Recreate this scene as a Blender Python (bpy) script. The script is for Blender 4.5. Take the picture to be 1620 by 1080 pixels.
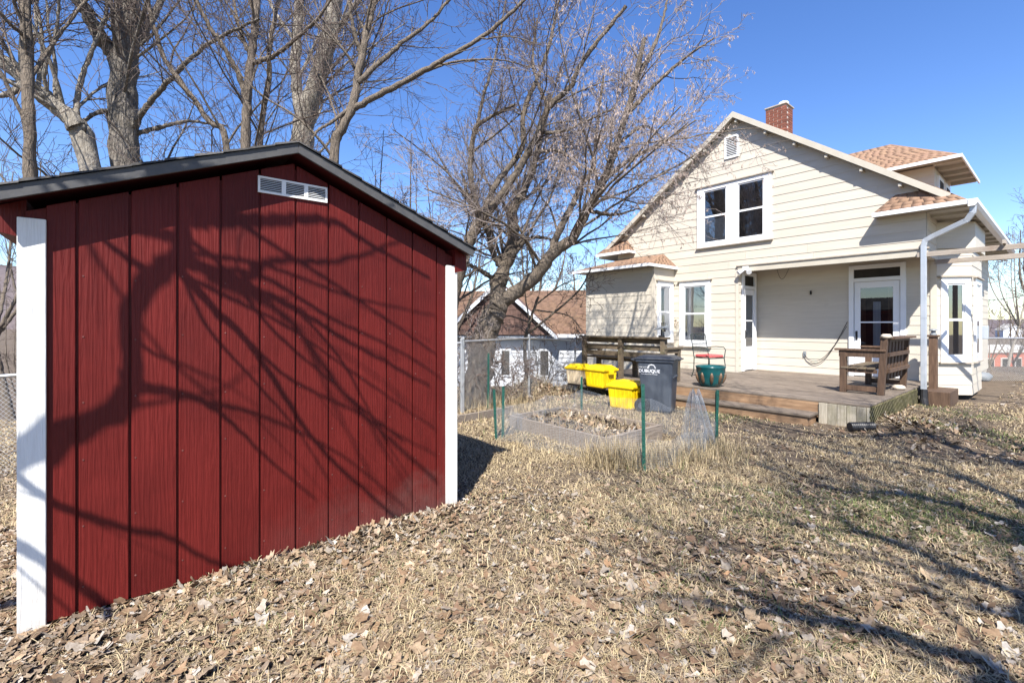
import bpy, math, random
import numpy as np
from mathutils import Vector, Matrix
R=math.radians
for o in list(bpy.data.objects): bpy.data.objects.remove(o)
S=bpy.context.scene
COL=S.collection
# ------------------------------------------------------------------ camera, sky, sun, exposure
CZ=1.48; F=735.0; HY=514.0; CX=810.0
cd=bpy.data.cameras.new('camera'); cam=bpy.data.objects.new('camera',cd); COL.objects.link(cam); S.camera=cam
cd.sensor_width=36; cd.lens=36*F/1620; cd.shift_y=-(540-HY)/1620; cd.clip_start=.05; cd.clip_end=3000
cam.location=(0,0,CZ); cam.rotation_euler=(R(90),0,0)
SUN=Vector((.15,1,-1.18)).normalized()          # direction the light travels
elev=math.asin(-SUN.z); azim=math.atan2(-SUN.x,-SUN.y)
w=bpy.data.worlds.new('World'); S.world=w; w.use_nodes=True
nt=w.node_tree; bg=nt.nodes['Background']
sky=nt.nodes.new('ShaderNodeTexSky'); sky.sky_type='NISHITA'; sky.sun_disc=False
sky.sun_elevation=elev; sky.sun_rotation=azim%(2*math.pi); sky.altitude=200; sky.air_density=1.0; sky.dust_density=.25; sky.ozone_density=2.6
hsv=nt.nodes.new('ShaderNodeHueSaturation'); hsv.inputs['Saturation'].default_value=1.22; hsv.inputs['Hue'].default_value=.512; nt.links.new(sky.outputs[0],hsv.inputs['Color']); nt.links.new(hsv.outputs[0],bg.inputs[0]); bg.inputs[1].default_value=.108
sl=bpy.data.lights.new('sun','SUN'); sl.energy=5.0; sl.angle=R(.53); sl.color=(1,.95,.87)
so=bpy.data.objects.new('sun',sl); COL.objects.link(so); so.rotation_euler=SUN.to_track_quat('-Z','Y').to_euler(); so.location=(-3,-20,24)
V=S.view_settings; V.view_transform='Standard'; V.look='None'; V.exposure=1.2; V.gamma=1; V.use_curve_mapping=False
S.render.engine='CYCLES'
S.cycles.max_bounces=6; S.cycles.transparent_max_bounces=12

# ------------------------------------------------------------------ helpers
rng=np.random.default_rng(7); random.seed(7)
def at(x,y,d): return np.array([(x-CX)/F*d, d, CZ+(HY-y)/F*d])       # photo ray at a chosen real distance
def tag(o,label=None,cat=None,group=None,kind=None):
    if label: o['label']=label
    if cat: o['category']=cat
    if group: o['group']=group
    if kind: o['kind']=kind
    return o
def empty(name,loc=(0,0,0),rz=0,parent=None):
    o=bpy.data.objects.new(name,None); COL.objects.link(o); o.location=loc; o.rotation_euler=(0,0,rz); o.parent=parent
    o.empty_display_size=.1
    return o
def link(name,me,parent=None):
    o=bpy.data.objects.new(name,me); COL.objects.link(o); o.parent=parent; return o
def npmesh(name,v,quads=None,tris=None,mat=None,col=None,smooth=False):
    me=bpy.data.meshes.new(name); v=np.asarray(v,np.float32).reshape(-1,3)
    fs=[];tot=[]
    if quads is not None and len(quads): fs.append(np.asarray(quads,np.int32).ravel()); tot.append(np.full(len(quads),4,np.int32))
    if tris is not None and len(tris): fs.append(np.asarray(tris,np.int32).ravel()); tot.append(np.full(len(tris),3,np.int32))
    li=np.concatenate(fs); lt=np.concatenate(tot); ls=np.concatenate([[0],np.cumsum(lt)[:-1]]).astype(np.int32)
    me.vertices.add(len(v)); me.vertices.foreach_set('co',v.ravel())
    me.loops.add(len(li)); me.loops.foreach_set('vertex_index',li)
    me.polygons.add(len(lt)); me.polygons.foreach_set('loop_start',ls); me.polygons.foreach_set('loop_total',lt)
    if smooth: me.polygons.foreach_set('use_smooth',np.ones(len(lt),bool))
    me.update(calc_edges=True)
    if col is not None:
        a=me.color_attributes.new('Col','FLOAT_COLOR','POINT'); c=np.ones((len(v),4),np.float32); c[:,:3]=col; a.data.foreach_set('color',c.ravel())
    if mat: me.materials.append(mat)
    return me
class MB:
    def __init__(s): s.v=[]; s.f=[]
    def add(s,vs,fs):
        b=len(s.v); s.v+= [tuple(map(float,p)) for p in vs]; s.f+=[tuple(i+b for i in f) for f in fs]; return s
    def hexa(s,p): # 8 points: bottom 4 ccw, top 4 ccw
        return s.add(p,[(3,2,1,0),(4,5,6,7),(0,1,5,4),(1,2,6,5),(2,3,7,6),(3,0,4,7)])
    def box(s,x0,x1,y0,y1,z0,z1): return s.hexa([(x0,y0,z0),(x1,y0,z0),(x1,y1,z0),(x0,y1,z0),(x0,y0,z1),(x1,y0,z1),(x1,y1,z1),(x0,y1,z1)])
    def bar(s,p,q,w,h,up=(0,0,1)):
        p=Vector(p);q=Vector(q);d=(q-p).normalized(); a=d.cross(Vector(up))
        if a.length<1e-4: a=d.cross(Vector((1,0,0)))
        a.normalize(); b=a.cross(d).normalized(); a=a*w/2; b=b*h/2
        return s.hexa([p-a-b,p+a-b,p+a+b,p-a+b,q-a-b,q+a-b,q+a+b,q-a+b])
    def tube(s,pts,r,n=8,cap=True):
        pts=[Vector(p) for p in pts]; m=len(pts); r=[r]*m if isinstance(r,(int,float)) else r
        b=len(s.v); ref=None
        for i,p in enumerate(pts):
            d=(pts[min(i+1,m-1)]-pts[max(i-1,0)]).normalized()
            if ref is None: ref=Vector((0,0,1)) if abs(d.z)<.9 else Vector((1,0,0))
            a=d.cross(ref)
            if a.length<1e-3: a=d.orthogonal()
            a.normalize(); c=a.cross(d).normalized(); ref=-c if False else ref
            for k in range(n):
                t=2*math.pi*k/n; s.v.append(tuple(p+(a*math.cos(t)+c*math.sin(t))*r[i]))
        for i in range(m-1):
            for k in range(n):
                s.f.append((b+i*n+k,b+i*n+(k+1)%n,b+(i+1)*n+(k+1)%n,b+(i+1)*n+k))
        if cap: s.f.append(tuple(b+k for k in range(n))[::-1]); s.f.append(tuple(b+(m-1)*n+k for k in range(n)))
        return s
    def lathe(s,prof,n=24,c=(0,0,0)):
        b=len(s.v); m=len(prof)
        for (r,z) in prof:
            for k in range(n):
                t=2*math.pi*k/n; s.v.append((c[0]+r*math.cos(t),c[1]+r*math.sin(t),c[2]+z))
        for i in range(m-1):
            for k in range(n): s.f.append((b+i*n+k,b+i*n+(k+1)%n,b+(i+1)*n+(k+1)%n,b+(i+1)*n+k))
        return s
    def prism(s,poly,y0,y1): # poly in xz, extruded along y
        n=len(poly); b=len(s.v)
        s.v+=[(x,y0,z) for x,z in poly]+[(x,y1,z) for x,z in poly]
        s.f.append(tuple(b+i for i in range(n))); s.f.append(tuple(b+n+i for i in range(n))[::-1])
        for i in range(n): j=(i+1)%n; s.f.append((b+j,b+i,b+n+i,b+n+j))
        return s
    def mesh(s,name,mat,smooth=False):
        me=bpy.data.meshes.new(name); me.from_pydata(s.v,[],s.f); me.materials.append(mat)
        import bmesh
        bm=bmesh.new(); bm.from_mesh(me); bmesh.ops.recalc_face_normals(bm,faces=bm.faces); bm.to_mesh(me); bm.free()
        if smooth: me.polygons.foreach_set('use_smooth',[True]*len(me.polygons))
        return me
    def build(s,name,mat,parent=None,bevel=0,smooth=False,seg=2):
        o=link(name,s.mesh(name,mat,smooth),parent)
        if bevel:
            m=o.modifiers.new('bevel','BEVEL'); m.width=bevel; m.segments=seg; m.limit_method='ANGLE'; m.angle_limit=R(40)
        return o
# ------------------------------------------------------------------ materials
def pmat(name,c1,c2=None,scale=(1,1,1),ns=6,detail=6,rough=.75,bump=.15,bscale=None,bns=None,dist=.02,metal=0,attr=False,rand=.0,spec=.4,distort=0,lo=.3,hi=.7,c3=None,c3s=1.2,c3lo=.5,c3hi=.75,dirt=None,wave=0,dirtx=(.7,2.0)):
    m=bpy.data.materials.new(name); m.use_nodes=True; t=m.node_tree; N=t.nodes; L=t.links; b=N['Principled BSDF']
    b.inputs['Roughness'].default_value=rough; b.inputs['Metallic'].default_value=metal; b.inputs['Specular IOR Level'].default_value=spec
    tc=N.new('ShaderNodeTexCoord'); oi=N.new('ShaderNodeObjectInfo')
    off=N.new('ShaderNodeVectorMath'); off.operation='MULTIPLY_ADD'
    comb=N.new('ShaderNodeCombineXYZ')
    if rand:
        mu=N.new('ShaderNodeMath'); mu.operation='MULTIPLY'; mu.inputs[1].default_value=37.0; L.new(oi.outputs['Random'],mu.inputs[0])
        for i in range(3): L.new(mu.outputs[0],comb.inputs[i])
    ad=N.new('ShaderNodeVectorMath'); ad.operation='ADD'; L.new(tc.outputs['Object'],ad.inputs[0]); L.new(comb.outputs[0],ad.inputs[1])
    mp=N.new('ShaderNodeMapping'); mp.inputs['Scale'].default_value=scale; L.new(ad.outputs[0],mp.inputs[0])
    nz=N.new('ShaderNodeTexNoise'); nz.inputs['Scale'].default_value=ns; nz.inputs['Detail'].default_value=detail; nz.inputs['Roughness'].default_value=.6; nz.inputs['Distortion'].default_value=distort
    L.new(mp.outputs[0],nz.inputs['Vector'])
    if c2 is None: c2=tuple(x*.8 for x in c1)
    rp=N.new('ShaderNodeValToRGB'); rp.color_ramp.elements[0].position=lo; rp.color_ramp.elements[1].position=hi
    rp.color_ramp.elements[0].color=(*c1,1); rp.color_ramp.elements[1].color=(*c2,1)
    L.new(nz.outputs[0],rp.inputs[0]); out=rp.outputs[0]
    if c3:
        n3=N.new('ShaderNodeTexNoise'); n3.inputs['Scale'].default_value=c3s; n3.inputs['Detail'].default_value=5; n3.inputs['Roughness'].default_value=.65
        L.new(ad.outputs[0],n3.inputs['Vector'])
        r3=N.new('ShaderNodeMapRange'); r3.inputs[1].default_value=c3lo; r3.inputs[2].default_value=c3hi; L.new(n3.outputs[0],r3.inputs[0])
        mx=N.new('ShaderNodeMixRGB'); L.new(r3.outputs[0],mx.inputs[0]); L.new(out,mx.inputs[1]); mx.inputs[2].default_value=(*c3,1); out=mx.outputs[0]
    if dirt:   # dust and mud splash dried on above the ground
        sx=N.new('ShaderNodeSeparateXYZ'); L.new(tc.outputs['Object'],sx.inputs[0])
        dn=N.new('ShaderNodeTexNoise'); dn.inputs['Scale'].default_value=3.5; dn.inputs['Detail'].default_value=8; dn.inputs['Roughness'].default_value=.7; L.new(tc.outputs['Object'],dn.inputs['Vector'])
        ma=N.new('ShaderNodeMath'); ma.operation='MULTIPLY_ADD'; L.new(dn.outputs[0],ma.inputs[0]); ma.inputs[1].default_value=-.75; L.new(sx.outputs[2],ma.inputs[2])
        r4=N.new('ShaderNodeMapRange'); r4.inputs[1].default_value=-.02; r4.inputs[2].default_value=-.42; r4.inputs[3].default_value=0; r4.inputs[4].default_value=.6; L.new(ma.outputs[0],r4.inputs[0])
        r5=N.new('ShaderNodeMapRange'); r5.inputs[1].default_value=dirtx[0]; r5.inputs[2].default_value=dirtx[1]; L.new(sx.outputs[0],r5.inputs[0]); mm=N.new('ShaderNodeMath'); mm.operation='MULTIPLY'; L.new(r4.outputs[0],mm.inputs[0]); L.new(r5.outputs[0],mm.inputs[1])
        mx=N.new('ShaderNodeMixRGB'); L.new(mm.outputs[0],mx.inputs[0]); L.new(out,mx.inputs[1]); mx.inputs[2].default_value=(*dirt,1); out=mx.outputs[0]
    if attr:
        at_=N.new('ShaderNodeAttribute'); at_.attribute_name='Col'
        mx=N.new('ShaderNodeMixRGB'); mx.blend_type='MULTIPLY'; mx.inputs[0].default_value=1; L.new(out,mx.inputs[1]); L.new(at_.outputs['Color'],mx.inputs[2]); out=mx.outputs[0]
    if rand:
        mr=N.new('ShaderNodeMapRange'); mr.inputs[3].default_value=1-rand; mr.inputs[4].default_value=1+rand; L.new(oi.outputs['Random'],mr.inputs[0])
        hs=N.new('ShaderNodeHueSaturation'); L.new(mr.outputs[0],hs.inputs['Value']); L.new(out,hs.inputs['Color']); out=hs.outputs[0]
    L.new(out,b.inputs['Base Color'])
    if bump:
        mp2=N.new('ShaderNodeMapping'); mp2.inputs['Scale'].default_value=bscale or scale; L.new(ad.outputs[0],mp2.inputs[0])
        n2=N.new('ShaderNodeTexNoise'); n2.inputs['Scale'].default_value=bns or ns*2; n2.inputs['Detail'].default_value=6; n2.inputs['Distortion'].default_value=distort; L.new(mp2.outputs[0],n2.inputs['Vector'])
        bp=N.new('ShaderNodeBump'); bp.inputs['Strength'].default_value=bump; bp.inputs['Distance'].default_value=dist
        hh=n2.outputs[0]
        if wave:   # embossed cedar figure
            mw=N.new('ShaderNodeMapping'); mw.inputs['Scale'].default_value=(1,1,.045); L.new(ad.outputs[0],mw.inputs[0])
            wv=N.new('ShaderNodeTexWave'); wv.inputs['Scale'].default_value=15; wv.inputs['Distortion'].default_value=12; wv.inputs['Detail'].default_value=3; wv.inputs['Detail Scale'].default_value=1.3; wv.inputs['Detail Roughness'].default_value=.6; L.new(mw.outputs[0],wv.inputs['Vector'])
            aw=N.new('ShaderNodeMath'); aw.operation='MULTIPLY_ADD'; L.new(wv.outputs[1],aw.inputs[0]); aw.inputs[1].default_value=wave; L.new(hh,aw.inputs[2]); hh=aw.outputs[0]
        L.new(hh,bp.inputs['Height']); L.new(bp.outputs[0],b.inputs['Normal'])
    return m
def glassmat(name,tint=(.75,.8,.85),k=.25):
    m=bpy.data.materials.new(name); m.use_nodes=True; t=m.node_tree; N=t.nodes; L=t.links
    N.remove(N['Principled BSDF']); out=N['Material Output']
    tr=N.new('ShaderNodeBsdfTransparent'); tr.inputs[0].default_value=(*tint,1)
    gl=N.new('ShaderNodeBsdfGlossy'); gl.inputs['Roughness'].default_value=.015
    fr=N.new('ShaderNodeFresnel'); fr.inputs[0].default_value=1.5
    a=N.new('ShaderNodeMath'); a.operation='ADD'; a.inputs[1].default_value=k; a.use_clamp=True; L.new(fr.outputs[0],a.inputs[0])
    mx=N.new('ShaderNodeMixShader'); L.new(a.outputs[0],mx.inputs[0]); L.new(tr.outputs[0],mx.inputs[1]); L.new(gl.outputs[0],mx.inputs[2]); L.new(mx.outputs[0],out.inputs[0])
    return m
M={}
M['red']=pmat('red_paint',(.086,.0075,.0062),(.118,.0118,.0100),scale=(9,9,.9),ns=3,rough=.5,bump=.4,bscale=(30,30,1.8),bns=1.3,dist=.010,distort=2.2,rand=.06,spec=.2,dirt=(.13,.095,.085),wave=.28,c3=(.068,.0062,.0055),c3s=1.1,c3lo=.45,c3hi=.7)
M['red_nail']=pmat('painted_nail',(.10,.022,.02),(.17,.07,.06),ns=4,rough=.5,bump=0,rand=.3)
M['red_dark']=pmat('red_soffit',(.055,.006,.007),(.07,.008,.009),ns=4,rough=.55,bump=.1)
M['white_trim']=pmat('white_trim',(.60,.60,.585),(.70,.70,.68),scale=(6,6,.6),ns=3,rough=.55,bump=.5,bscale=(40,40,2.5),bns=1.5,dist=.012,c3=(.42,.41,.37),c3s=7,c3lo=.6,c3hi=.8,dirt=(.30,.25,.20),dirtx=(-9,-8))
M['drip']=pmat('drip_edge',(.06,.06,.064),(.085,.083,.083),scale=(3,3,3),rough=.5,bump=.05,metal=.0)
M['asphalt_dark']=pmat('dark_shingle',(.035,.035,.04),(.08,.075,.07),ns=60,rough=.95,bump=.5,dist=.004,attr=True)
M['shingle']=pmat('tan_shingle',(.205,.125,.080),(.275,.175,.118),ns=40,rough=.95,bump=.4,dist=.004,attr=True)
M['shingle_brown']=pmat('brown_shingle',(.11,.065,.045),(.19,.12,.08),ns=30,rough=.95,bump=.4,dist=.004,attr=True)
M['cream']=pmat('cream_siding',(.485,.442,.372),(.54,.495,.418),scale=(.5,.5,6),ns=4,rough=.55,bump=.08,bscale=(2,2,30),bns=4,dist=.004,rand=.04,c3=(.42,.375,.31),c3s=2.2,c3lo=.62,c3hi=.85)
M['cream_trim']=pmat('cream_trim',(.43,.395,.33),(.48,.445,.375),ns=5,rough=.5,bump=.06)
M['white']=pmat('white_vinyl',(.70,.72,.74),(.76,.77,.79),ns=4,rough=.35,bump=.02)
M['cap']=pmat('window_cap',(.30,.26,.22),(.42,.37,.31),ns=8,rough=.7)
M['glass']=glassmat('window_glass',k=.30)
M['glass_door']=glassmat('door_glass',(.6,.62,.65),k=.12)
M['dark']=pmat('dark_interior',(.02,.018,.017),(.04,.035,.03),ns=3,rough=.9,bump=0)  # dark tone that stands in for unlit depth behind glass
M['curtain']=pmat('curtain',(.45,.47,.5),(.62,.64,.66),scale=(18,18,.3),ns=2,rough=.9,bump=.4,dist=.02)
M['screen']=pmat('insect_screen',(.05,.055,.065),(.085,.09,.105),ns=6,rough=.8,bump=0)
M['brick']=pmat('brick',(.14,.045,.030),(.22,.085,.055),ns=9,rough=.9,bump=.4,dist=.006,rand=.25)
M['mortar']=pmat('mortar',(.38,.34,.30),(.48,.44,.39),ns=20,rough=.95,bump=.4,dist=.005)
M['galv']=pmat('downspout_metal',(.36,.40,.45),(.45,.48,.53),ns=4,rough=.35,bump=.03,metal=.25)
M['steel']=pmat('galvanised_steel',(.36,.37,.38),(.48,.49,.5),ns=10,rough=.45,metal=.6,bump=.05)
M['wire']=pmat('galvanised_wire',(.40,.41,.42),(.5,.51,.52),ns=10,rough=.5,metal=.5,bump=0)
M['net']=pmat('net_wire',(.30,.33,.37),(.38,.41,.45),ns=10,rough=.4,metal=.2,bump=0)
M['deck']=pmat('deck_wood',(.10,.080,.063),(.205,.165,.13),scale=(1.2,14,14),ns=4,rough=.75,bump=.5,bscale=(2,40,40),bns=3,dist=.006,rand=.22,c3=(.05,.036,.027),c3s=2.0,c3lo=.5,c3hi=.8)
M['deck_t']=pmat('stained_wood',(.055,.031,.019),(.12,.072,.045),scale=(10,10,1.2),ns=4,rough=.7,bump=.5,bscale=(30,30,3),bns=3,dist=.005,rand=.18)
M['step']=pmat('step_wood',(.16,.094,.053),(.30,.19,.11),scale=(1.0,14,12),ns=3,rough=.7,bump=.4,bscale=(2,40,30),bns=3,dist=.005,rand=.12,c3=(.07,.05,.036),c3s=1.6,c3lo=.5,c3hi=.8)
M['grey_wood']=pmat('weathered_grey_wood',(.24,.21,.16),(.40,.36,.29),scale=(16,16,1.2),ns=3,rough=.85,bump=.5,bscale=(40,40,3),bns=3,dist=.006,rand=.15,c3=(.14,.13,.07),c3s=3,c3lo=.48,c3hi=.75)
M['old_wood']=pmat('old_bench_wood',(.07,.05,.033),(.16,.125,.085),scale=(1.4,12,12),ns=4,rough=.85,bump=.4,bscale=(3,40,40),bns=3,dist=.005,rand=.2,c3=(.12,.12,.06),c3s=3,c3lo=.55,c3hi=.8)
M['moss_wood']=pmat('mossy_lattice',(.10,.10,.035),(.20,.17,.10),ns=12,rough=.9,bump=.5,dist=.006,rand=.2)
M['bed_wood']=pmat('garden_bed_wood',(.13,.105,.085),(.25,.21,.175),scale=(1.5,14,14),ns=3,rough=.85,bump=.4,rand=.1)
M['pergola']=pmat('pergola_wood',(.28,.24,.20),(.40,.35,.30),scale=(1.0,14,14),ns=3,rough=.8,bump=.4,bscale=(2,40,40),rand=.1,c3=(.22,.13,.09),c3s=1.4,c3lo=.55,c3hi=.8)
M['yellow']=pmat('yellow_plastic',(.74,.50,.005),(.80,.56,.009),ns=5,rough=.38,bump=.03,c3=(.48,.32,.015),c3s=5,c3lo=.6,c3hi=.85)
M['creamplastic']=pmat('cream_plastic',(.52,.43,.29),(.60,.50,.36),ns=5,rough=.45,bump=.03)
M['can']=pmat('slate_plastic',(.052,.063,.082),(.07,.082,.102),ns=5,rough=.5,bump=.12,bns=120,dist=.001)
M['lid']=pmat('dark_plastic',(.022,.026,.036),(.034,.038,.048),ns=5,rough=.45,bump=.08,bns=120,dist=.001)
M['black']=pmat('black_plastic',(.012,.012,.014),(.022,.022,.025),ns=8,rough=.45,bump=.05)
M['print']=pmat('white_print',(.72,.74,.76),(.8,.8,.82),ns=5,rough=.6,bump=0)
M['teal']=pmat('teal_glaze',(.004,.048,.054),(.008,.08,.085),ns=6,rough=.25,bump=.1,c3=(.07,.05,.03),c3s=4,c3lo=.56,c3hi=.7)
M['pot_brown']=pmat('brown_glaze',(.05,.028,.018),(.16,.10,.06),ns=14,rough=.35,bump=.1)
M['iron']=pmat('green_iron',(.02,.03,.028),(.04,.055,.05),ns=20,rough=.5,bump=.05)
M['cushion']=pmat('red_cushion',(.45,.05,.055),(.6,.13,.12),ns=25,rough=.9,bump=.2)
M['tpost']=pmat('green_post',(.008,.055,.042),(.014,.085,.065),ns=10,rough=.5,bump=.03)
M['bark']=pmat('bark',(.088,.072,.056),(.235,.190,.148),scale=(12,12,1.6),ns=5,rough=.95,bump=1,bscale=(26,26,3),bns=3,dist=.04,distort=.6)
M['bark_pale']=pmat('pale_bark',(.16,.14,.115),(.32,.29,.245),scale=(6,6,1.2),ns=5,rough=.9,bump=1,bscale=(14,14,2.2),bns=3,dist=.03,distort=.6)
M['bark_furrow']=pmat('furrowed_bark',(.075,.064,.054),(.29,.26,.225),scale=(9,9,1.6),ns=4,rough=.95,bump=1,bscale=(11,11,1.8),bns=3,dist=.07,distort=.8)
M['twig']=pmat('twig',(.075,.055,.047),(.15,.115,.098),ns=3,rough=.8,bump=0)
M['twig_pale']=pmat('pale_twig',(.20,.165,.15),(.33,.28,.26),ns=3,rough=.8,bump=0)
M['samara']=pmat('seed_keys',(.30,.235,.195),(.46,.38,.34),ns=3,rough=.85,bump=0,attr=True)
M['leaf']=pmat('dead_leaf',(.58,.55,.52),(1.0,1.0,1.0),ns=55,rough=.8,bump=.5,bns=40,dist=.006,attr=True)
M['blade']=pmat('dead_grass',(.9,.9,.9),(1,1,1),ns=30,rough=.8,bump=0,attr=True)
M['ground']=pmat('soil_and_thatch',(.075,.054,.037),(.165,.125,.085),ns=9,detail=10,rough=.95,bump=1,bns=45,dist=.03,c3=(.06,.043,.03),c3s=.9,c3lo=.5,c3hi=.72)
M['hill']=pmat('wooded_hill',(.075,.062,.066),(.125,.10,.10),ns=.25,detail=10,rough=1,bump=0)
M['nwhite']=pmat('white_paint_siding',(.52,.55,.60),(.60,.62,.66),scale=(.5,.5,4),ns=4,rough=.6,bump=.1)
M['nbrown']=pmat('brown_shakes',(.085,.05,.042),(.14,.085,.07),ns=8,rough=.9,bump=.3,rand=.2)
M['farbrick']=pmat('far_brick',(.32,.10,.065),(.40,.14,.09),ns=1.5,rough=.95,bump=.1)
M['concrete']=pmat('concrete',(.38,.36,.33),(.5,.48,.44),ns=10,rough=.9,bump=.3)
M['stone']=pmat('stone',(.42,.36,.29),(.55,.48,.40),ns=10,rough=.9,bump=.3)
M['grey']=pmat('grey_metal',(.16,.18,.20),(.22,.24,.26),ns=8,rough=.5,bump=.03)
M['green']=pmat('green_leaf',(.10,.25,.02),(.16,.34,.03),ns=10,rough=.6,bump=0)

# ------------------------------------------------------------------ ground
def sstep(a,b,x): t=np.clip((x-a)/(b-a),0,1); return t*t*(3-2*t)
def vnoise(x,y,seed=0):
    xi=np.floor(x).astype(int); yi=np.floor(y).astype(int); fx=x-xi; fy=y-yi; fx=fx*fx*(3-2*fx); fy=fy*fy*(3-2*fy)
    def h(a,b): n=np.sin(a*127.1+b*311.7+seed*74.7)*43758.5453; return n-np.floor(n)
    return (h(xi,yi)*(1-fx)+h(xi+1,yi)*fx)*(1-fy)+(h(xi,yi+1)*(1-fx)+h(xi+1,yi+1)*fx)*fy
def g(x,y):
    x=np.asarray(x,float); y=np.asarray(y,float)
    z=-.07*np.maximum(0,-x-1.6)*sstep(2.5,5,y)*sstep(60,20,-x)
    z=z-.085*np.maximum(0,np.minimum(y,30)-8.5)*sstep(2.2,-.5,x-(y-8.5)*.25)
    z=z-.22*np.maximum(0,np.minimum(y,50)-17)*sstep(4,14,x)
    z=np.maximum(z,-9)
    z=z+.40*np.exp(-(((x-.45)/.6)**2+((y-10.3)/.5)**2))                     # leaf mound beside the deck
    z=z+.10*np.exp(-(((x-5.6)/.55)**2+((y-6.9)/.9)**2))+.05*np.exp(-(((x-6.9)/.7)**2+((y-8.2)/.9)**2))
    su=(x+2.162)*.778+(y-2.31)*.6283; sn=(x+2.162)*.6283-(y-2.31)*.778
    z=z+.05*np.exp(-((sn-.03)/.22)**2)*sstep(-.6,.1,su)*sstep(2.6,2.1,su)*sstep(.1,1.5,su)
    m=np.exp(-(x*x+y*y)/900)
    z=z+m*(.05*(vnoise(x*.9,y*.9)-.5)+.03*(vnoise(x*2.7,y*2.7,1)-.5)+.016*(vnoise(x*9,y*9,2)-.5))
    return z
xs=np.concatenate([[-900,-400,-200,-100,-60,-40,-28,-20,-15,-12,-10],np.arange(-8,14,.1),[14.5,16,18,21,26,34,46,60,90,150,300,600,1200]])
ys=np.concatenate([[-60,-30,-16,-8,-4],np.arange(-2,15,.1),[15.5,16.5,18,20,23,27,32,40,50,65,90,140,250,500,1000,2200]])
X,Y=np.meshgrid(xs,ys); Z=g(X,Y); nx=len(xs); ny=len(ys)
i=np.arange(nx-1)[None,:]+nx*np.arange(ny-1)[:,None]; q=np.stack([i,i+1,i+1+nx,i+nx],-1).reshape(-1,4)
GROUND=link('ground',npmesh('ground',np.stack([X,Y,Z],-1),q,mat=M['ground'],smooth=True)); tag(GROUND,kind='structure')

# ------------------------------------------------------------------ shed
SA=math.atan2(.6283,.778); S0=(-2.162,2.31,0)
shed=empty('garden_shed',S0,SA); tag(shed,'dark red plank garden shed with white corner boards and low gable roof','shed')
SD=2.5; sx0,sx1=-.2,2.2; sc=1.0
def srt(x): return 2.60-.40*abs(x-sc)      # top of roof at rake
wall=MB(); wall.prism([(sx0+.02,.05),(sx1-.02,.05),(sx1-.02,2.02),(sc,2.47),(sx0+.02,2.02)],.012,SD); wall.build('wall',M['red'],shed)
edges=[-.115]+[k*.2032 for k in range(0,11)]+[2.115]
for a,b in zip(edges[:-1],edges[1:]):
    a+=.0055;b-=.0055; m=MB(); tp=lambda x: srt(x)-.10
    poly=[(a,.045),(b,.045),(b,tp(b))]+([(sc,tp(sc))] if a<sc<b else [])+[(a,tp(a))]
    m.prism(poly,0,.013); m.build('plank',M['red'],shed,bevel=.0025,seg=1)
for a,b,z1 in ((-.205,-.108,1.985),(2.108,2.205,1.945)):
    m=MB(); m.box(a,b,-.022,.0,-.06,z1); m.build('corner_trim',M['white_trim'],shed,bevel=.003)
    m=MB(); s_=-1 if a<0 else 1
    xo=a if a<0 else b
    m.box(min(xo,xo-s_*.02)-0,max(xo,xo-s_*.02),.001,.10,-.06,z1); m.build('corner_trim',M['white_trim'],shed,bevel=.003)
OV=.115
nm=MB().tube([(0,0,0),(0,-.0022,0)],.0042,8).mesh('nail_head',M['red_nail'])
for a in edges[1:-1]:
    for j in range(6):
        z_=.18+j*.31+random.uniform(-.02,.02)
        if z_<srt(a)-.16: o=link('nail_head',nm,shed); o.location=(a+.022,-.0002,z_)
for s_ in(-1,1):
    xe=sc+s_*1.295
    def rp(x,dz): return (x,srt(x)+dz)
    # roof deck (soffit colour under), drip edge fascia, shingles
    m=MB(); m.prism([rp(sc,-.045),rp(xe,-.045),rp(xe,-.012),rp(sc,-.012)],-OV+.012,SD+.1); roof=m.build('roof',M['red_dark'],shed)
    m=MB(); m.prism([rp(sc,-.068),rp(xe,-.068),rp(xe,-.006),rp(sc,-.006)],-OV-.008,-OV+.010); m.build('fascia',M['drip'],shed,bevel=.002,seg=1)
    # eave box end
    m=MB(); xi=sx1-.02 if s_>0 else sx0+.02
    m.prism([(xi,srt(xi)-.05),(xe-s_*.012,srt(xe)-.05),(xe-s_*.012,srt(xe)-.165),(xi,srt(xi)-.235)],-.03 if s_>0 else .03,SD+.05); m.build('eave_box',M['red'],shed)
    # shingle courses
    vs=[];qs=[];cs=[]
    n=10
    for r_ in range(n):
        x0=xe+s_*.02-(xe+s_*.02-sc)*r_/n; x1=xe+s_*.02-(xe+s_*.02-sc)*(r_+1)/n
        yy=-OV-.02
        while yy<SD+.1:
            y2=min(yy+.3,SD+.1); c=.6+.7*random.random(); b0=len(vs)
            z0=srt(x0)+.010+random.random()*.003; z1=srt(x1)+.002
            vs+=[(x0,yy,z0),(x0,y2-.006,z0),(x1,y2-.006,z1),(x1,yy,z1),(x0,yy,z0-.014),(x0,y2-.006,z0-.014),(x1,yy,z1-.008)]
            qs+=[(b0,b0+1,b0+2,b0+3),(b0+4,b0+5,b0+1,b0),(b0+4,b0,b0+3,b0+6)]; cs+=[(c,c,c)]*7; yy=y2
    tag(link('shingles',npmesh('shingles',vs,qs,mat=M['asphalt_dark'],col=cs),roof),kind='stuff')
vent=empty('vent',(0,0,0),0,shed)
m=MB(); z0,z1=2.283,2.383; xa,xb=.80,1.207
m.box(xa,xb,-.012,-.001,z0,z0+.012); m.box(xa,xb,-.012,-.001,z1-.012,z1)
gw=(xb-xa-.012)/3
for k in range(4): m.box(xa+k*gw,xa+k*gw+.012+(.012 if 0<k<3 else 0),-.0125,-.0005,z0+.0125,z1-.0125)
m.build('frame',M['white'],vent)
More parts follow.
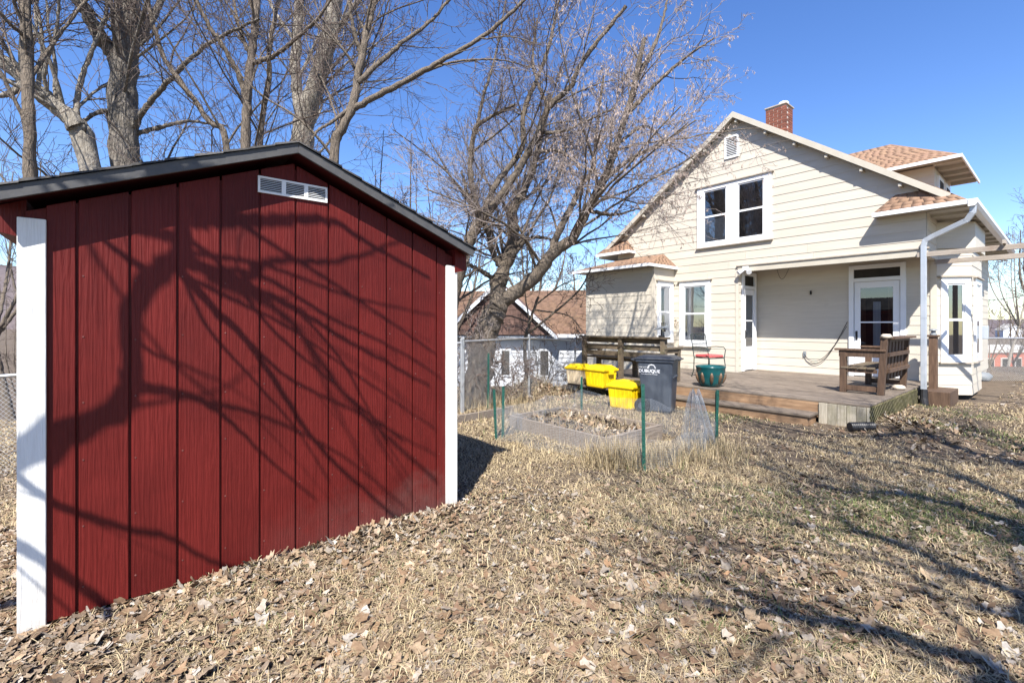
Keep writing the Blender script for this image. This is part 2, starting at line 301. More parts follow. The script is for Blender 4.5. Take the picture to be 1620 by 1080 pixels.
MB().box(xa+.01,xb-.01,-.003,-.0008,z0+.013,z1-.013).build('backing',M['dark'],vent)
for k in range(3):
    for j in range(7):
        zz=z0+.014+j*.0107; x_=xa+k*gw+.012+(.012 if k else 0)
        m=MB(); m.hexa([(x_,-.011,zz),(xa+(k+1)*gw,-.011,zz),(xa+(k+1)*gw,-.004,zz+.004),(x_,-.004,zz+.004),(x_,-.011,zz+.0015),(xa+(k+1)*gw,-.011,zz+.0015),(xa+(k+1)*gw,-.004,zz+.0055),(x_,-.004,zz+.0055)]); m.build('slat',M['white'],vent)

# ------------------------------------------------------------------ house
HA=math.atan2(-.7695,.6386); H0=(5.455,11.2,0)
ET=np.array([.6386,-.7695]); EN=np.array([-.7695,-.6386])
def hw(t,n,z=0): p=np.array(H0[:2])+ET*t+EN*n; return (float(p[0]),float(p[1]),z)
house=empty('clapboard_house',H0,HA); tag(house,'cream clapboard house with tan shingle roof, brick chimney and open corner porch','house')
EXP=.196
def siding(o2,u2,out2,rows,mat=None,parent=None,holes=(),name='siding_board'):
    """o2: origin (x,y) local; u2: direction; out2: outward; rows: z0,z1,(u0b,u1b),(u0t,u1t)"""
    mat=mat or M['cream']
    for z0,z1,ub,ut in rows:
        pieces=[(z0,z1,ub[0],ub[1],ut[0],ut[1])]
        for (ha,hb,hz0,hz1) in holes:
            new=[]
            for p in pieces:
                a0,a1,b0,b1,c0,c1=p
                if hz1<=a0+.001 or hz0>=a1-.001 or hb<=min(b0,c0) or ha>=max(b1,c1): new.append(p); continue
                f=lambda z:(z-a0)/(a1-a0)
                L_=lambda z:b0+(c0-b0)*f(z); R_=lambda z:b1+(c1-b1)*f(z)
                zl,zh=max(a0,hz0),min(a1,hz1)
                if zl>a0+.01: new.append((a0,zl,b0,b1,L_(zl),R_(zl)))
                if zh<a1-.01: new.append((zh,a1,L_(zh),R_(zh),c0,c1))
                if ha>min(b0,c0)+.02: new.append((zl,zh,L_(zl),ha,L_(zh),ha))
                if hb<max(b1,c1)-.02: new.append((zl,zh,hb,R_(zl),hb,R_(zh)))
            pieces=new
        cut=[]
        for p in pieces:
            a0,a1,b0,b1,c0,c1=p
            while min(b1,c1)-max(b0,c0)>2.2 and random.random()<.8:
                u=max(b0,c0)+random.uniform(.7,2.0); cut.append((a0,a1,b0,u-.0025,c0,u-.0025)); b0=c0=u
            cut.append((a0,a1,b0,b1,c0,c1))
        pieces=cut
        for a0,a1,b0,b1,c0,c1 in pieces:
            if max(b1-b0,c1-c0)<.03: continue
            th=lambda z:.006+.008*(1-(z-z0)/(z1-z0))
            P=lambda u,out,z:(o2[0]+u2[0]*u+out2[0]*out,o2[1]+u2[1]*u+out2[1]*out,z)
            m=MB(); m.hexa([P(b0,th(a0),a0),P(b1,th(a0),a0),P(b1,0,a0),P(b0,0,a0),P(c0,th(a1),a1),P(c1,th(a1),a1),P(c1,0,a1),P(c0,0,a1)])
            m.build(name,mat,parent or house)
def rows_rect(z0,z1,u0,u1,start=None):
    r=[]; z=z0 if start is None else start
    while z<z1-.02:
        a=max(z,z0); b=min(z+EXP,z1)
        if b>a+.02: r.append((a,b,(u0,u1),(u0,u1)))
        z+=EXP
    return r
AP=-.05; SL=.73; RT=6.60
def rz(t): return RT-SL*abs(t-AP)
WR,WL=3.42,-3.55
# structural wall core (set behind the boards)
core=MB()
core.prism([(WL,2.86),(WR,2.86),(WR,rz(WR)-.2),(AP,RT-.22),(WL,rz(WL)-.2)],.0,9.8)
core.box(WL,-.0,.001,9.79,-.1,2.861)
core.box(-.001,WR-.02,1.0,9.79,-.1,2.862)
core.build('wall',M['cream'],house)
# gable boards
rows=[]; z=.30
while z<6.5:
    z1=z+EXP; 
    lim=lambda zz:((RT-.14-zz)/SL)
    def iv(zz):
        h=lim(zz); return (max(WL,AP-h),min(WR,AP+h))
    if lim(z)>.1: rows.append((z,z1,iv(z),(iv(z1) if lim(z1)>0 else (AP-.01,AP+.01))))
    z=z1
porch=(0.0,9,-9,2.80)
holes=[porch,(-1.03,.76,3.44,4.97),(-1.53,-.69,.92,2.62),(-.32,.02,5.54,6.08)]
siding((0,0),(1,0),(0,-1),rows,holes=holes)
# porch back wall, right side, return wall
PB=1.0
siding((0,PB),(1,0),(0,-1),rows_rect(.30,2.90,.015,WR),holes=[(1.98,2.96,.3,2.80)])
siding((0,0),(0,1),(1,0),rows_rect(.30,2.90,.0,PB),holes=[(.16,.90,.3,2.80)])
MB().box(.0,WR,.0,PB,2.90,2.95).build('porch_ceiling',M['cream_trim'],house)
MB().box(-.005,WR+.03,-.03,.03,2.75,2.885).build('porch_header',M['cream_trim'],house,bevel=.004)
MB().box(WR-.06,WR+.03,.031,PB,2.75,2.885).build('porch_header',M['cream_trim'],house,bevel=.004)
MB().box(-.03,WR+.05,-.055,-.0,2.886,2.91).build('drip_cap',M['cap'],house)
MB().box(WR-.02,WR+.012,.0,.02,2.9,3.7).build('corner_board',M['cream_trim'],house)
MB().box(-.055,.012,-.026,.0,.3,2.75).build('corner_board',M['cream'],house)
MB().box(WR-.085,WR+.012,PB-.026,PB+.02,.0,2.9).build('corner_board',M['cream'],house)
# right side wall
siding((WR,0),(0,1),(1,0),rows_rect(2.9,3.75,0,9.8,start=2.848))
siding((WR,0),(0,1),(1,0),rows_rect(.1,2.9,PB,9.8,start=.104),holes=[(PB+.0,PB+2.9,0,2.9)])
# main roof
def slab(poly,y0,y1,name,mat,parent=house,bevel=0): m=MB(); m.prism(poly,y0,y1); return m.build(name,mat,parent,bevel=bevel)
RO=.20
tR,tL=4.0,-4.15
roofR=slab([(AP,RT-.02),(tR,rz(tR)-.02),(tR,rz(tR)-.10),(AP,RT-.10)],-RO+.03,10.2,'roof',M['cream_trim'])
roofL=slab([(AP-.001,RT-.02),(tL,rz(tL)-.02),(tL,rz(tL)-.10),(AP-.001,RT-.10)],-RO+.03,10.2,'roof',M['cream_trim'])
for te in (3.78,tL):
    s_=1 if te>0 else -1
    slab([(AP,RT-.012),(te,rz(te)-.012),(te-s_*.05,rz(te-s_*.05)-.145),(AP,RT-.155)],-RO,-RO+.028,'rake_board',M['cream_trim'],bevel=.004)
    for k in range(7):
        t_=AP+s_*(.12+.60*k) if k else AP+s_*.06
        if k==0 and s_<0: continue
        z_=rz(t_)-.165
        MB().box(t_-.026,t_+.026,-RO+.03,.02,z_-.075,z_-.018).build('lookout',M['cream_trim'],house,bevel=.004)
def shingles(A,B,C_,D,mat,parent,row=.14,tab=.3,th=.0035):
    """A,B eave ends; C_,D top ends (B->C_, A->D)"""
    A,B,C_,D=[np.array(p,float) for p in(A,B,C_,D)]
    nrm=np.cross(B-A,D-A); 
    if np.linalg.norm(nrm)<1e-6: nrm=np.cross(B-A,C_-A)
    nrm/=np.linalg.norm(nrm); nrm*=np.sign(nrm[2])
    H=max(np.linalg.norm(D-A),.01); n=max(2,int(H/row)); vs=[];qs=[];cs=[]
    for r_ in range(n):
        a0=A+(D-A)*r_/n; b0=B+(C_-B)*r_/n; a1=A+(D-A)*(r_+1)/n; b1=B+(C_-B)*(r_+1)/n
        Ln=np.linalg.norm(b0-a0); k=max(1,int(Ln/tab)); off=random.random()*.8; cr=.9+.16*random.random()
        us=[0]+[ (j+off)/k for j in range(0,k) if 0.02<(j+off)/k<.98]+[1]
        for u0,u1 in zip(us[:-1],us[1:]):
            e=.0015/max(Ln,.05); c=cr*(.96+.08*random.random()); h=th*(.7+.6*random.random()); i0=len(vs)
            p0=a0+(b0-a0)*(u0+e);p1=a0+(b0-a0)*(u1-e);p2=a1+(b1-a1)*(u1-e);p3=a1+(b1-a1)*(u0+e)
            vs+=[p0+nrm*h,p1+nrm*h,p2+nrm*.002,p3+nrm*.002,p0,p1,p2,p3]
            qs+=[(i0,i0+1,i0+2,i0+3),(i0+4,i0+5,i0+1,i0),(i0+5,i0+6,i0+2,i0+1),(i0+7,i0+4,i0,i0+3)]
            c3=(c,c*(.98+.04*random.random()),c*(.97+.06*random.random())); cs+=[c3]*8
    return tag(link('shingles',npmesh('shingles',vs,qs,mat=mat,col=cs),parent),kind='stuff')
shingles((tR+.03,10.2,rz(tR)-.03),(tR+.03,-RO,rz(tR)-.03),(AP,-RO,RT-.015),(AP,10.2,RT-.015),M['shingle'],roofR,row=.2,tab=.5)
shingles((tL-.03,-RO,rz(tL)-.03),(tL-.03,10.2,rz(tL)-.03),(AP,10.2,RT-.015),(AP,-RO,RT-.015),M['shingle'],roofL,row=.2,tab=.5)
# eave returns at both foot ends of the gable
def eave_return(ta,tb,s_):
    ze=3.62; n1=.30
    r=MB(); 
    # ta = inner end, tb = outer eave corner
    top_i=(ta+s_*.30,.02,4.0); top_o=(tb-s_*.45,.02,4.0)
    e_i=(ta,-n1,ze); e_o=(tb,-n1,ze); b_i=(ta,.02,ze); b_o=(tb,.02,ze)
    r.add([e_i,e_o,top_o,top_i,b_i,b_o],[(0,1,2,3),(0,3,4),(1,5,2),(0,4,5,1)])
    o=r.build('eave_return_roof',M['cream_trim'],house)
    if s_>0: shingles((ta,-n1-.02,ze),(tb,-n1-.02,ze),top_o,top_i,M['shingle'],o,row=.115,tab=.15)
    else: shingles((tb,-n1-.02,ze),(ta,-n1-.02,ze),top_i,top_o,M['shingle'],o,row=.115,tab=.15)
    shingles((ta,.02,ze),(ta,-n1-.02,ze),top_i,(ta+s_*.29,.02,4.0),M['shingle'],o,row=.115,tab=.15)
    x0,x1=min(ta,tb),max(ta,tb)
    MB().box(x0,x1,-n1-.025,-n1-.002,ze-.075,ze+.006).build('fascia',M['white'],house,bevel=.003)
    MB().box(x0+.002,x1-.002,-n1-.0015,.0,ze-.045,ze-.004).build('soffit',M['cream_trim'],house)
    xx=ta
    MB().box(min(xx,xx-s_*.02),max(xx,xx-s_*.02),-n1-.02,.0,ze-.07,ze+.004).build('fascia',M['white'],house)
eave_return(2.70,4.0,1); eave_return(-2.95,-4.15,-1)
# right eave soffit, gutter, downspout
MB().box(WR,4.0,-.0,10.1,3.55,3.58).build('soffit',M['cream_trim'],house)
for k in range(14): MB().box(WR+.01,3.98,.35+k*.7,.40+k*.7,3.50,3.549).build('rafter_tail',M['cream_trim'],house)
m=MB(); m.prism([(4.005,3.50),(4.09,3.50),(4.125,3.55),(4.125,3.62),(4.112,3.62),(4.112,3.555),(4.083,3.513),(4.018,3.513),(4.018,3.62),(4.005,3.62)],-.33,8.0); m.build('gutter',M['white'],house)
MB().prism([(4.005,3.50),(4.09,3.50),(4.125,3.55),(4.125,3.62),(4.005,3.62)],-.336,-.331).build('gutter_end',M['white'],house)
dp=[(4.06,-.25,3.50),(4.055,-.245,3.40),(3.98,-.215,3.28),(3.55,-.10,3.10),(3.42,-.075,3.03),(3.395,-.07,2.93),(3.395,-.07,1.6),(3.395,-.07,.22)]
m=MB()
for a,b in zip(dp[:-1],dp[1:]):
    d=(Vector(b)-Vector(a)).normalized()*.012
    m.bar(Vector(a)-d,Vector(b)+d,.085,.065,up=(0,1,0.01))
m.build('downspout',M['galv'],house,bevel=.008)
MB().tube([(3.395,-.07,.30),(3.40,-.09,.12),(3.44,-.22,.0),(3.5,-.4,-.06)],[.058,.062,.06,.06],12).build('downspout_boot',M['black'],house)
# windows
def window(x0,x1,z0,z1,sashes,plane,parent=house,cur=False,trim=.11,cap=True,name='window',d=.02,interior=.35):
    """plane(u,out,z) -> local point ; sashes: list of (u0,u1) glass spans"""
    def pb(m,u0,u1,o0,o1,a,b): return m.hexa([plane(u0,o1,a),plane(u1,o1,a),plane(u1,o0,a),plane(u0,o0,a),plane(u0,o1,b),plane(u1,o1,b),plane(u1,o0,b),plane(u0,o0,b)])
    gz0,gz1=z0+trim,z1-trim
    m=MB(); pb(m,x0,x1,0,.045,gz1,z1); pb(m,x0,x1,0,.045,z0,gz0)
    us=[x0]+[v for s_ in sashes for v in s_]+[x1]
    for k in range(0,len(us),2): pb(m,us[k],us[k+1],0,.0449,gz0,gz1)
    w_=m.build(name,M['white'],parent,bevel=.004)
    if cap:
        m=MB(); pb(m,x0-.05,x1+.05,0,.08,z1+.001,z1+.025); m.build('window_cap',M['cap'],w_)
        m=MB(); pb(m,x0-.03,x1+.03,0,.07,z0-.028,z0-.001); m.build('window_sill',M['cap'],w_)
    for (a,b) in sashes:
        zm=(gz0+gz1)/2; fr=.03
        m=MB(); pb(m,a,b,.004,.034,zm-.022,zm+.022)
        pb(m,a,a+fr,.004,.036,gz0,zm-.022);pb(m,b-fr,b,.004,.036,gz0,zm-.022);pb(m,a+fr,b-fr,.004,.036,gz0,gz0+fr)
        pb(m,a,a+fr,.004,.026,zm+.022,gz1);pb(m,b-fr,b,.004,.026,zm+.022,gz1);pb(m,a+fr,b-fr,.004,.026,gz1-fr,gz1)
        m.build('sash',M['white'],w_)
        for (za,zb,o_) in((gz0+fr,zm-.022,.028),(zm+.022,gz1-fr,.018)):
            m=MB(); m.add([plane(a+fr,o_,za),plane(b-fr,o_,za),plane(b-fr,o_,zb),plane(a+fr,o_,zb)],[(0,1,2,3)]); m.build('pane',M['glass'],w_)
        if not cur:
            m=MB(); m.add([plane(a+fr,.006,gz0+fr),plane(b-fr,.006,gz0+fr),plane(b-fr,.006,zm-.022),plane(a+fr,.006,zm-.022)],[(0,1,2,3)]); m.build('screen',M['screen'],w_)
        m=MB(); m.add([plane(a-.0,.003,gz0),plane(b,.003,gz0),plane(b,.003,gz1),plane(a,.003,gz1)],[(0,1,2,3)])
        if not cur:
            m.build('room_backing',M['dark'],w_)  # flat dark sheet on the wall in place of an unlit room
        else:
            n=24; vs=[];fs=[]
            for k in range(n+1):
                u=a+(b-a)*k/n; o_=.008+.004*math.sin(k*1.7)
                vs+=[plane(u,o_,gz0),plane(u,o_,gz1)]
            fs=[(2*k,2*k+2,2*k+3,2*k+1) for k in range(n)]
            MB().add(vs,fs).build('curtain',M['curtain'],w_)
    return w_
front=lambda u,out,z:(u,-out,z)
window(-1.03,.76,3.45,4.97,[(-.86,-.27),(.0,.60)],front,trim=.10)
window(-1.53,-.69,.93,2.62,[(-1.40,-.80)],front,cur=True,trim=.13)
# panes sit over the solid wall core; the rooms' darkness is coloured onto room_backing sheets
gv=empty('gable_vent',(0,0,0),0,house)
m=MB(); a,b,c,d_=-.32,.02,5.54,6.08
m.box(a,a+.04,-.04,0,c,d_); m.box(b-.04,b,-.04,0,c,d_); m.box(a+.04,b-.04,-.04,0,c,c+.04); m.box(a+.04,b-.04,-.04,0,d_-.04,d_); m.build('frame',M['white'],gv)
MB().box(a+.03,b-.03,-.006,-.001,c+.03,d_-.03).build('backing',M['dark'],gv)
for k in range(11):
    zz=c+.045+k*.041; m=MB(); m.hexa([(a+.04,-.036,zz),(b-.04,-.036,zz),(b-.04,-.008,zz+.02),(a+.04,-.008,zz+.02),(a+.04,-.036,zz+.006),(b-.04,-.036,zz+.006),(b-.04,-.008,zz+.026),(a+.04,-.008,zz+.026)]); m.build('slat',M['white'],gv)
# doors
def door(plane,u0,u1,z0,z1,tz,glass,handle_u,label):
    def pb(m,a0,a1,o0,o1,a,b): return m.hexa([plane(a0,o1,a),plane(a1,o1,a),plane(a1,o0,a),plane(a0,o0,a),plane(a0,o1,b),plane(a1,o1,b),plane(a1,o0,b),plane(a0,o0,b)])
    m=MB(); pb(m,u0,u0+.09,0,.05,z0,tz); pb(m,u1-.09,u1,0,.05,z0,tz); pb(m,u0+.09,u1-.09,0,.05,tz-.09,tz); pb(m,u0+.09,u1-.09,0,.05,z1,z1+.08)
    d=m.build('door',M['white'],house,bevel=.004); d['label']=label
    m=MB(); pb(m,u0+.09,u1-.09,.004,.012,z1+.08,tz-.09); m.build('transom_pane',M['dark'],d)
    ga,gb,gza,gzb=glass
    m=MB(); pb(m,u0+.10,ga,-.01,.03,z0+.02,z1-.01); pb(m,gb,u1-.10,-.01,.03,z0+.02,z1-.01); pb(m,ga,gb,-.01,.0299,gzb,z1-.01); pb(m,ga,gb,-.01,.0299,z0+.02,gza); zm=(gza+gzb)/2; pb(m,ga,gb,.0,.025,zm-.015,zm+.015)
    m.build('storm_door',M['white'],d,bevel=.003)
    for za,zb in((gza,zm-.015),(zm+.015,gzb)):
        m=MB(); m.add([plane(ga,.02,za),plane(gb,.02,za),plane(gb,.02,zb),plane(ga,.02,zb)],[(0,1,2,3)]); m.build('pane',M['glass_door'],d)
    m=MB(); pb(m,ga-.01,gb+.01,.001,.003,gza,gzb); m.build('room_backing',M['dark'] if 'glass' in label else M['curtain'],d)  # sheet on the wall: dark colour for the unlit room, otherwise curtain
    m=MB(); m.tube([plane(handle_u,.03,1.32),plane(handle_u,.07,1.30),plane(handle_u,.07,1.20),plane(handle_u,.03,1.18)],.008,6); pb(m,handle_u-.02,handle_u+.02,.03,.036,1.15,1.35); m.build('handle',M['black'],d)
    return d
back=lambda u,out,z:(u,PB-out,z)
dd=door(back,1.98,2.96,.36,2.42,2.78,(2.19,2.75,.80,2.28),2.12,'white glass storm door facing the deck')
# inner brown door seen through the storm door with a tall light
MB().box(2.19,2.28,PB-.012,PB-.004,.81,2.27).build('inner_door',M['deck_t'],dd); MB().box(2.66,2.75,PB-.012,PB-.004,.81,2.27).build('inner_door',M['deck_t'],dd)
MB().box(2.41,2.54,PB-.014,PB-.004,1.02,1.98).build('inner_light',M['curtain'],dd)
ret=lambda u,out,z:(out,u,z)
door(ret,.16,.90,.36,2.36,2.78,(.34,.74,.95,2.22),.30,'narrow white door with curtained pane on the porch side wall')
# porch fittings
fl=empty('flood_light',(0,0,0),0,house)
MB().box(.12,.26,-.06,-.028,2.77,2.87).build('base',M['white'],fl,bevel=.01)
for s_ in(-1,1):
    c=Vector((.19+s_*.10,-.11,2.74)); dr=Vector((s_*.5,-.7,-.5)).normalized()
    MB().tube([c-dr*.08,c-dr*.02,c+dr*.05],[.03,.045,.06],12).build('lamp_head',M['white'],fl,smooth=False)
MB().box(1.08,1.14,PB-.045,PB-.02,.74,.86).build('outlet',M['grey'],house,bevel=.004)
cab=lambda pts: [tuple(p) for p in pts]
def caten(p,q,sag,n=14):
    return [(p[0]+(q[0]-p[0])*k/n,p[1]+(q[1]-p[1])*k/n,p[2]+(q[2]-p[2])*k/n-sag*math.sin(math.pi*(k/n)**.8)) for k in range(n+1)]
MB().tube(caten((1.11,PB-.05,.80),(1.96,PB-.06,1.55),.46),.007,5).build('cable',M['black'],house)
MB().tube(caten((1.13,PB-.05,.76),(1.95,PB-.07,1.45),.34),.006,5).build('cable',M['black'],house)
MB().box(1.22,1.25,PB-.05,PB-.02,2.19,2.28).build('hook',M['dark'],house)
MB().tube(caten((.5,PB-.03,2.88),(.78,PB-.03,2.88),.28),.004,4).build('cable',M['black'],house)
# wall plaque between the windows
m=MB(); 
for k in range(5):
    t_=2*math.pi*k/5; m.tube([(-1.64+.05*math.cos(t_),-.026,1.58+.06*math.sin(t_)),(-1.64+.05*math.cos(t_),-.04,1.58+.06*math.sin(t_))],[.032,.028],8)
m.box(-1.66,-1.62,-.04,-.025,1.45,1.56); m.build('wall_plaque',M['stone'],house)
# box bay on the left
BN=.95; ba,bb=-3.98,-1.70
core=MB(); core.box(ba,bb,-BN,-.0,.05,2.98); core.build('bay_wall',M['cream'],house)
siding((0,-BN),(1,0),(0,-1),rows_rect(.10,2.96,ba,bb,start=.104))
siding((bb,-BN),(0,1),(1,0),rows_rect(.10,2.96,0,BN,start=.104),holes=[(.12,.84,1.02,2.62)])
siding((ba,-BN),(0,1),(-1,0),rows_rect(.10,2.96,0,BN,start=.104))
MB().box(bb-.055,bb+.024,-BN-.026,-BN-.0005,.1,2.96).build('corner_board',M['cream'],house)
window(.12,.84,1.02,2.62,[(.25,.71)],lambda u,out,z:(bb+out,-BN+u,z),cur=True,trim=.13)
e0,e1,en_=ba-.30,bb+.10,BN+.38
br=MB(); pts=[(e0,-en_,3.02),(e1,-en_,3.02),(e1,.0,3.02),(e0,0,3.02),(e0+.9,-.03,3.42),(e1-.42,-.03,3.42)]
br.add(pts,[(0,1,5,4),(1,2,5),(0,4,3),(0,3,2,1)]); o=br.build('bay_roof',M['cream_trim'],house)
shingles(pts[0],pts[1],pts[5],pts[4],M['shingle'],o,row=.115,tab=.15); shingles(pts[1],(e1,0,3.02),(e1-.41,-.03,3.42),pts[5],M['shingle'],o,row=.115,tab=.15)
m=MB(); m.box(e0,e1,-en_-.02,-en_-.001,2.955,3.03); m.box(e1+.001,e1+.02,-en_-.02,-.02,2.955,3.03); m.build('fascia',M['white'],house,bevel=.003)
MB().box(e0+.001,e1-.001,-en_,-.025,2.985,3.015).build('soffit',M['cream_trim'],house)
# angled bay on the right
bs=(WR,PB); L1=.64; q2=(WR+L1*.7071,PB+L1*.7071); q3=(q2[0],q2[1]+1.5); q4=(WR,q3[1]+L1*.7071)
bc=MB(); zb0,zb1=.10,2.98
poly=[bs,q2,q3,q4]; bc.add([(x,y,zb0) for x,y in poly]+[(x,y,zb1) for x,y in poly],[(3,2,1,0),(4,5,6,7),(0,1,5,4),(1,2,6,5),(2,3,7,6),(3,0,4,7)]); bc.build('bay_wall',M['cream'],house)
c7=.7071
siding(bs,(c7,c7),(c7,-c7),rows_rect(.10,2.96,.0,L1,start=.104),holes=[(.06,.60,.75,2.42)])
siding(q2,(0,1),(1,0),rows_rect(.10,2.96,0,1.5,start=.104),holes=[(.25,1.2,.75,2.42)])
siding(q3,(-c7,c7),(c7,c7),rows_rect(.10,2.96,0,L1,start=.104))
window(.06,.60,.75,2.42,[(.17,.49)],lambda u,out,z:(bs[0]+c7*u+c7*out,bs[1]+c7*u-c7*out,z),trim=.12)
window(.25,1.2,.75,2.42,[(.40,1.05)],lambda u,out,z:(q2[0]+out,q2[1]+u,z),trim=.12)
m=MB(); poly=[(WR,PB-.05),(q2[0]+.06,q2[1]-.05),(q3[0]+.06,q3[1]+.05),(WR,q4[1]+.05)]
m.add([(x,y,2.985) for x,y in poly]+[(x,y,3.5) for x,y in poly],[(3,2,1,0),(4,5,6,7),(0,1,5,4),(1,2,6,5),(2,3,7,6),(3,0,4,7)]); m.build('bay_frieze',M['cream'],house)
# brick chimney
bw,bh=.195,.062
cx0,cy0,czt=.06,1.42,7.05; cx1=cx0+2.5*bw-.012; cy1=cy0+2.5*bw-.012
ch=MB().box(cx0+.008,cx1-.008,cy0+.008,cy1-.008,5.6,czt).build('chimney',M['mortar'],house)
def brick_mesh(lx,ly): return MB().box(0,lx,0,ly,0,bh-.010).mesh('brick',M['brick'])
full,half=bw-.012,bw/2-.012
bmx={0:brick_mesh(full,.08),1:brick_mesh(half,.08)}; bmy={0:brick_mesh(.08,full),1:brick_mesh(.08,half)}
row=0; zz=6.1
while zz<czt-.05:
    seq=[0,0,1] if row%2==0 else [1,0,0]; p_=0
    for kd in seq:
        ln=bw if kd==0 else bw/2
        b_=link('brick',bmx[kd],ch); b_.location=(cx0+p_,cy0,zz)
        if p_>0.05:
            b_=link('brick',bmy[kd],ch); b_.location=(cx1-.0801,cy0+p_-.012,zz)
        p_+=ln
    row+=1; zz+=bh
MB().box(cx0-.025,cx1+.025,cy0-.025,cy1+.025,czt+.001,czt+.04).build('chimney_cap',M['cap'],house,bevel=.01)
MB().lathe([(.12,0),(.13,.05),(.10,.10),(0.0,.11)],12,((cx0+cx1)/2+.1,(cy0+cy1)/2,czt+.05)).build('flue',M['white'],house)
# dormer on the right slope
dm=empty('dormer',(0,0,0),0,house)
dx0,dx1,dy0,dy1,dze=.4,3.55,3.0,6.1,5.30
MB().box(.6,3.05,3.45,5.65,3.6,5.22).build('wall',M['cream'],dm)
for k in range(8): MB().hexa([(1.5,3.43,3.7+k*.196),(3.05,3.43,3.7+k*.196),(3.05,3.45,3.7+k*.196),(1.5,3.45,3.7+k*.196),(1.5,3.445,3.896+k*.196),(3.05,3.445,3.896+k*.196),(3.05,3.45,3.896+k*.196),(1.5,3.45,3.896+k*.196)]).build('siding_board',M['cream'],dm)
for k in(0,1): 
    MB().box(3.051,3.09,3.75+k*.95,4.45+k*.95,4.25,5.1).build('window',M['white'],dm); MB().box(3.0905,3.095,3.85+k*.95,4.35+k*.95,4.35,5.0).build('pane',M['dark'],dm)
P=[(dx0,dy0,dze),(dx1,dy0,dze),(dx1,dy1,dze),(dx0,dy1,dze),(.9,4.55,6.36),(2.0,4.55,6.36)]
dr=MB().add(P,[(0,1,5,4),(1,2,5),(2,3,4,5),(3,0,4),(0,3,2,1)]).build('roof',M['cream_trim'],dm)
S1=shingles(P[0],P[1],P[5],P[4],M['shingle'],house,row=.125,tab=.16); S2=shingles(P[1],P[2],(2.0,4.56,6.36),(2.0,4.54,6.36),M['shingle'],house,row=.125,tab=.16); S1.parent=dm;S2.parent=dm
m=MB(); m.box(dx0,dx1,dy0-.03,dy0-.002,dze-.07,dze+.006); m.box(dx1+.002,dx1+.03,dy0-.03,dy1,dze-.07,dze+.006); m.build('fascia',M['white'],dm,bevel=.003)
for k in range(5): MB().box(3.06,3.54,3.2+k*.62,3.26+k*.62,dze-.09,dze-.003).build('rafter_tail',M['cream_trim'],dm)
# meter box on the far side corner
MB().box(q2[0]+.02,q2[0]+.13,2.70,2.90,1.18,1.46).build('meter_box',M['galv'],house,bevel=.01)

# ------------------------------------------------------------------ deck
deck=empty('wooden_deck',H0,HA); tag(deck,'weathered brown wooden deck with wide steps in front of the porch','deck')
DZ=.35; DN=3.34
nb=31; bw=(DN+PB)/nb; GAP=.011
for k in range(nb):
    y0=-DN+k*bw; y1=y0+bw-GAP; xl=-2.12
    if y1>-BN-.02: xl=bb+.03
    if y1>-.03: xl=.03
    j=random.uniform(-.006,.006)
    MB().box(xl+j,3.32+j,y0,y1,DZ-.03,DZ+random.uniform(-.004,.004)).build('deck_board',M['deck'],deck,bevel=.004,seg=1)
for y_ in(-DN+.02,-2.2,-1.1): MB().box(-2.08,3.25,y_,y_+.04,.08,DZ-.032).build('joist',M['step'],deck)
MB().box(-2.10,2.70,-DN+.002,-DN+.019,.10,DZ-.031).build('rim_board',M['step'],deck)
# wide lower step
MB().box(-2.12,2.70,-DN-.36,-DN-.001,.135,.172).build('step_tread',M['deck'],deck,bevel=.005)
MB().box(-.6,2.66,-DN-.335,-DN-.30,-.08,.134).build('step_riser',M['step'],deck,bevel=.004)
MB().box(2.62,2.665,-DN-.299,-DN-.002,-.08,.134).build('step_riser',M['step'],deck)
# skirt planks at the front corner
x=2.71
for k in range(5):
    MB().box(x,x+.112,-DN-.022,-DN+.0,-.1+random.uniform(-.02,.02),DZ-.032).build('skirt_plank',M['grey_wood'],deck,bevel=.004); x+=.118
MB().box(3.302,3.324,-DN-.022,-DN+.03,-.1,DZ-.032).build('skirt_plank',M['grey_wood'],deck)
# lattice along the right side and below the left end of the step
def lattice(p,q,z0,z1,step=.085):
    p=np.array(p);q=np.array(q);Ln=np.linalg.norm(q-p);u=(q-p)/Ln; nrm=np.array([u[1],-u[0]])
    h=z1-z0
    for s_,o_ in((1,.0),(-1,.010)):
        k=-h
        while k<Ln:
            a,b=(k,z0),(k+h,z1)
            if s_<0: a,b=(k,z1),(k+h,z0)
            # clip to 0..Ln
            (ka,za),(kb,zb)=a,b
            if ka<0: za+=(zb-za)*(-ka)/(kb-ka); ka=0
            if kb>Ln: zb-= (zb-za)*(kb-Ln)/(kb-ka); kb=Ln
            if kb-ka>.02:
                A=p+u*ka+nrm*o_;B=p+u*kb+nrm*o_
                MB().bar((A[0],A[1],za),(B[0],B[1],zb),.008,.030,up=(-u[1]*0+0,0,1)).build('lattice_slat',M['moss_wood'],deck)
            k+=step
lattice((3.31,-DN),(3.31,-.15),.02,DZ-.04)
lattice((-2.12,-DN-.02),(-1.1,-DN-.02),-.12,.13)
MB().box(3.27,3.30,-DN+.04,-.2,.0,.10).build('side_board',M['step'],deck)
# side step by the downspout
MB().box(3.33,3.75,-.05,.9,.0,.27).build('side_step',M['deck_t'],deck,bevel=.006)

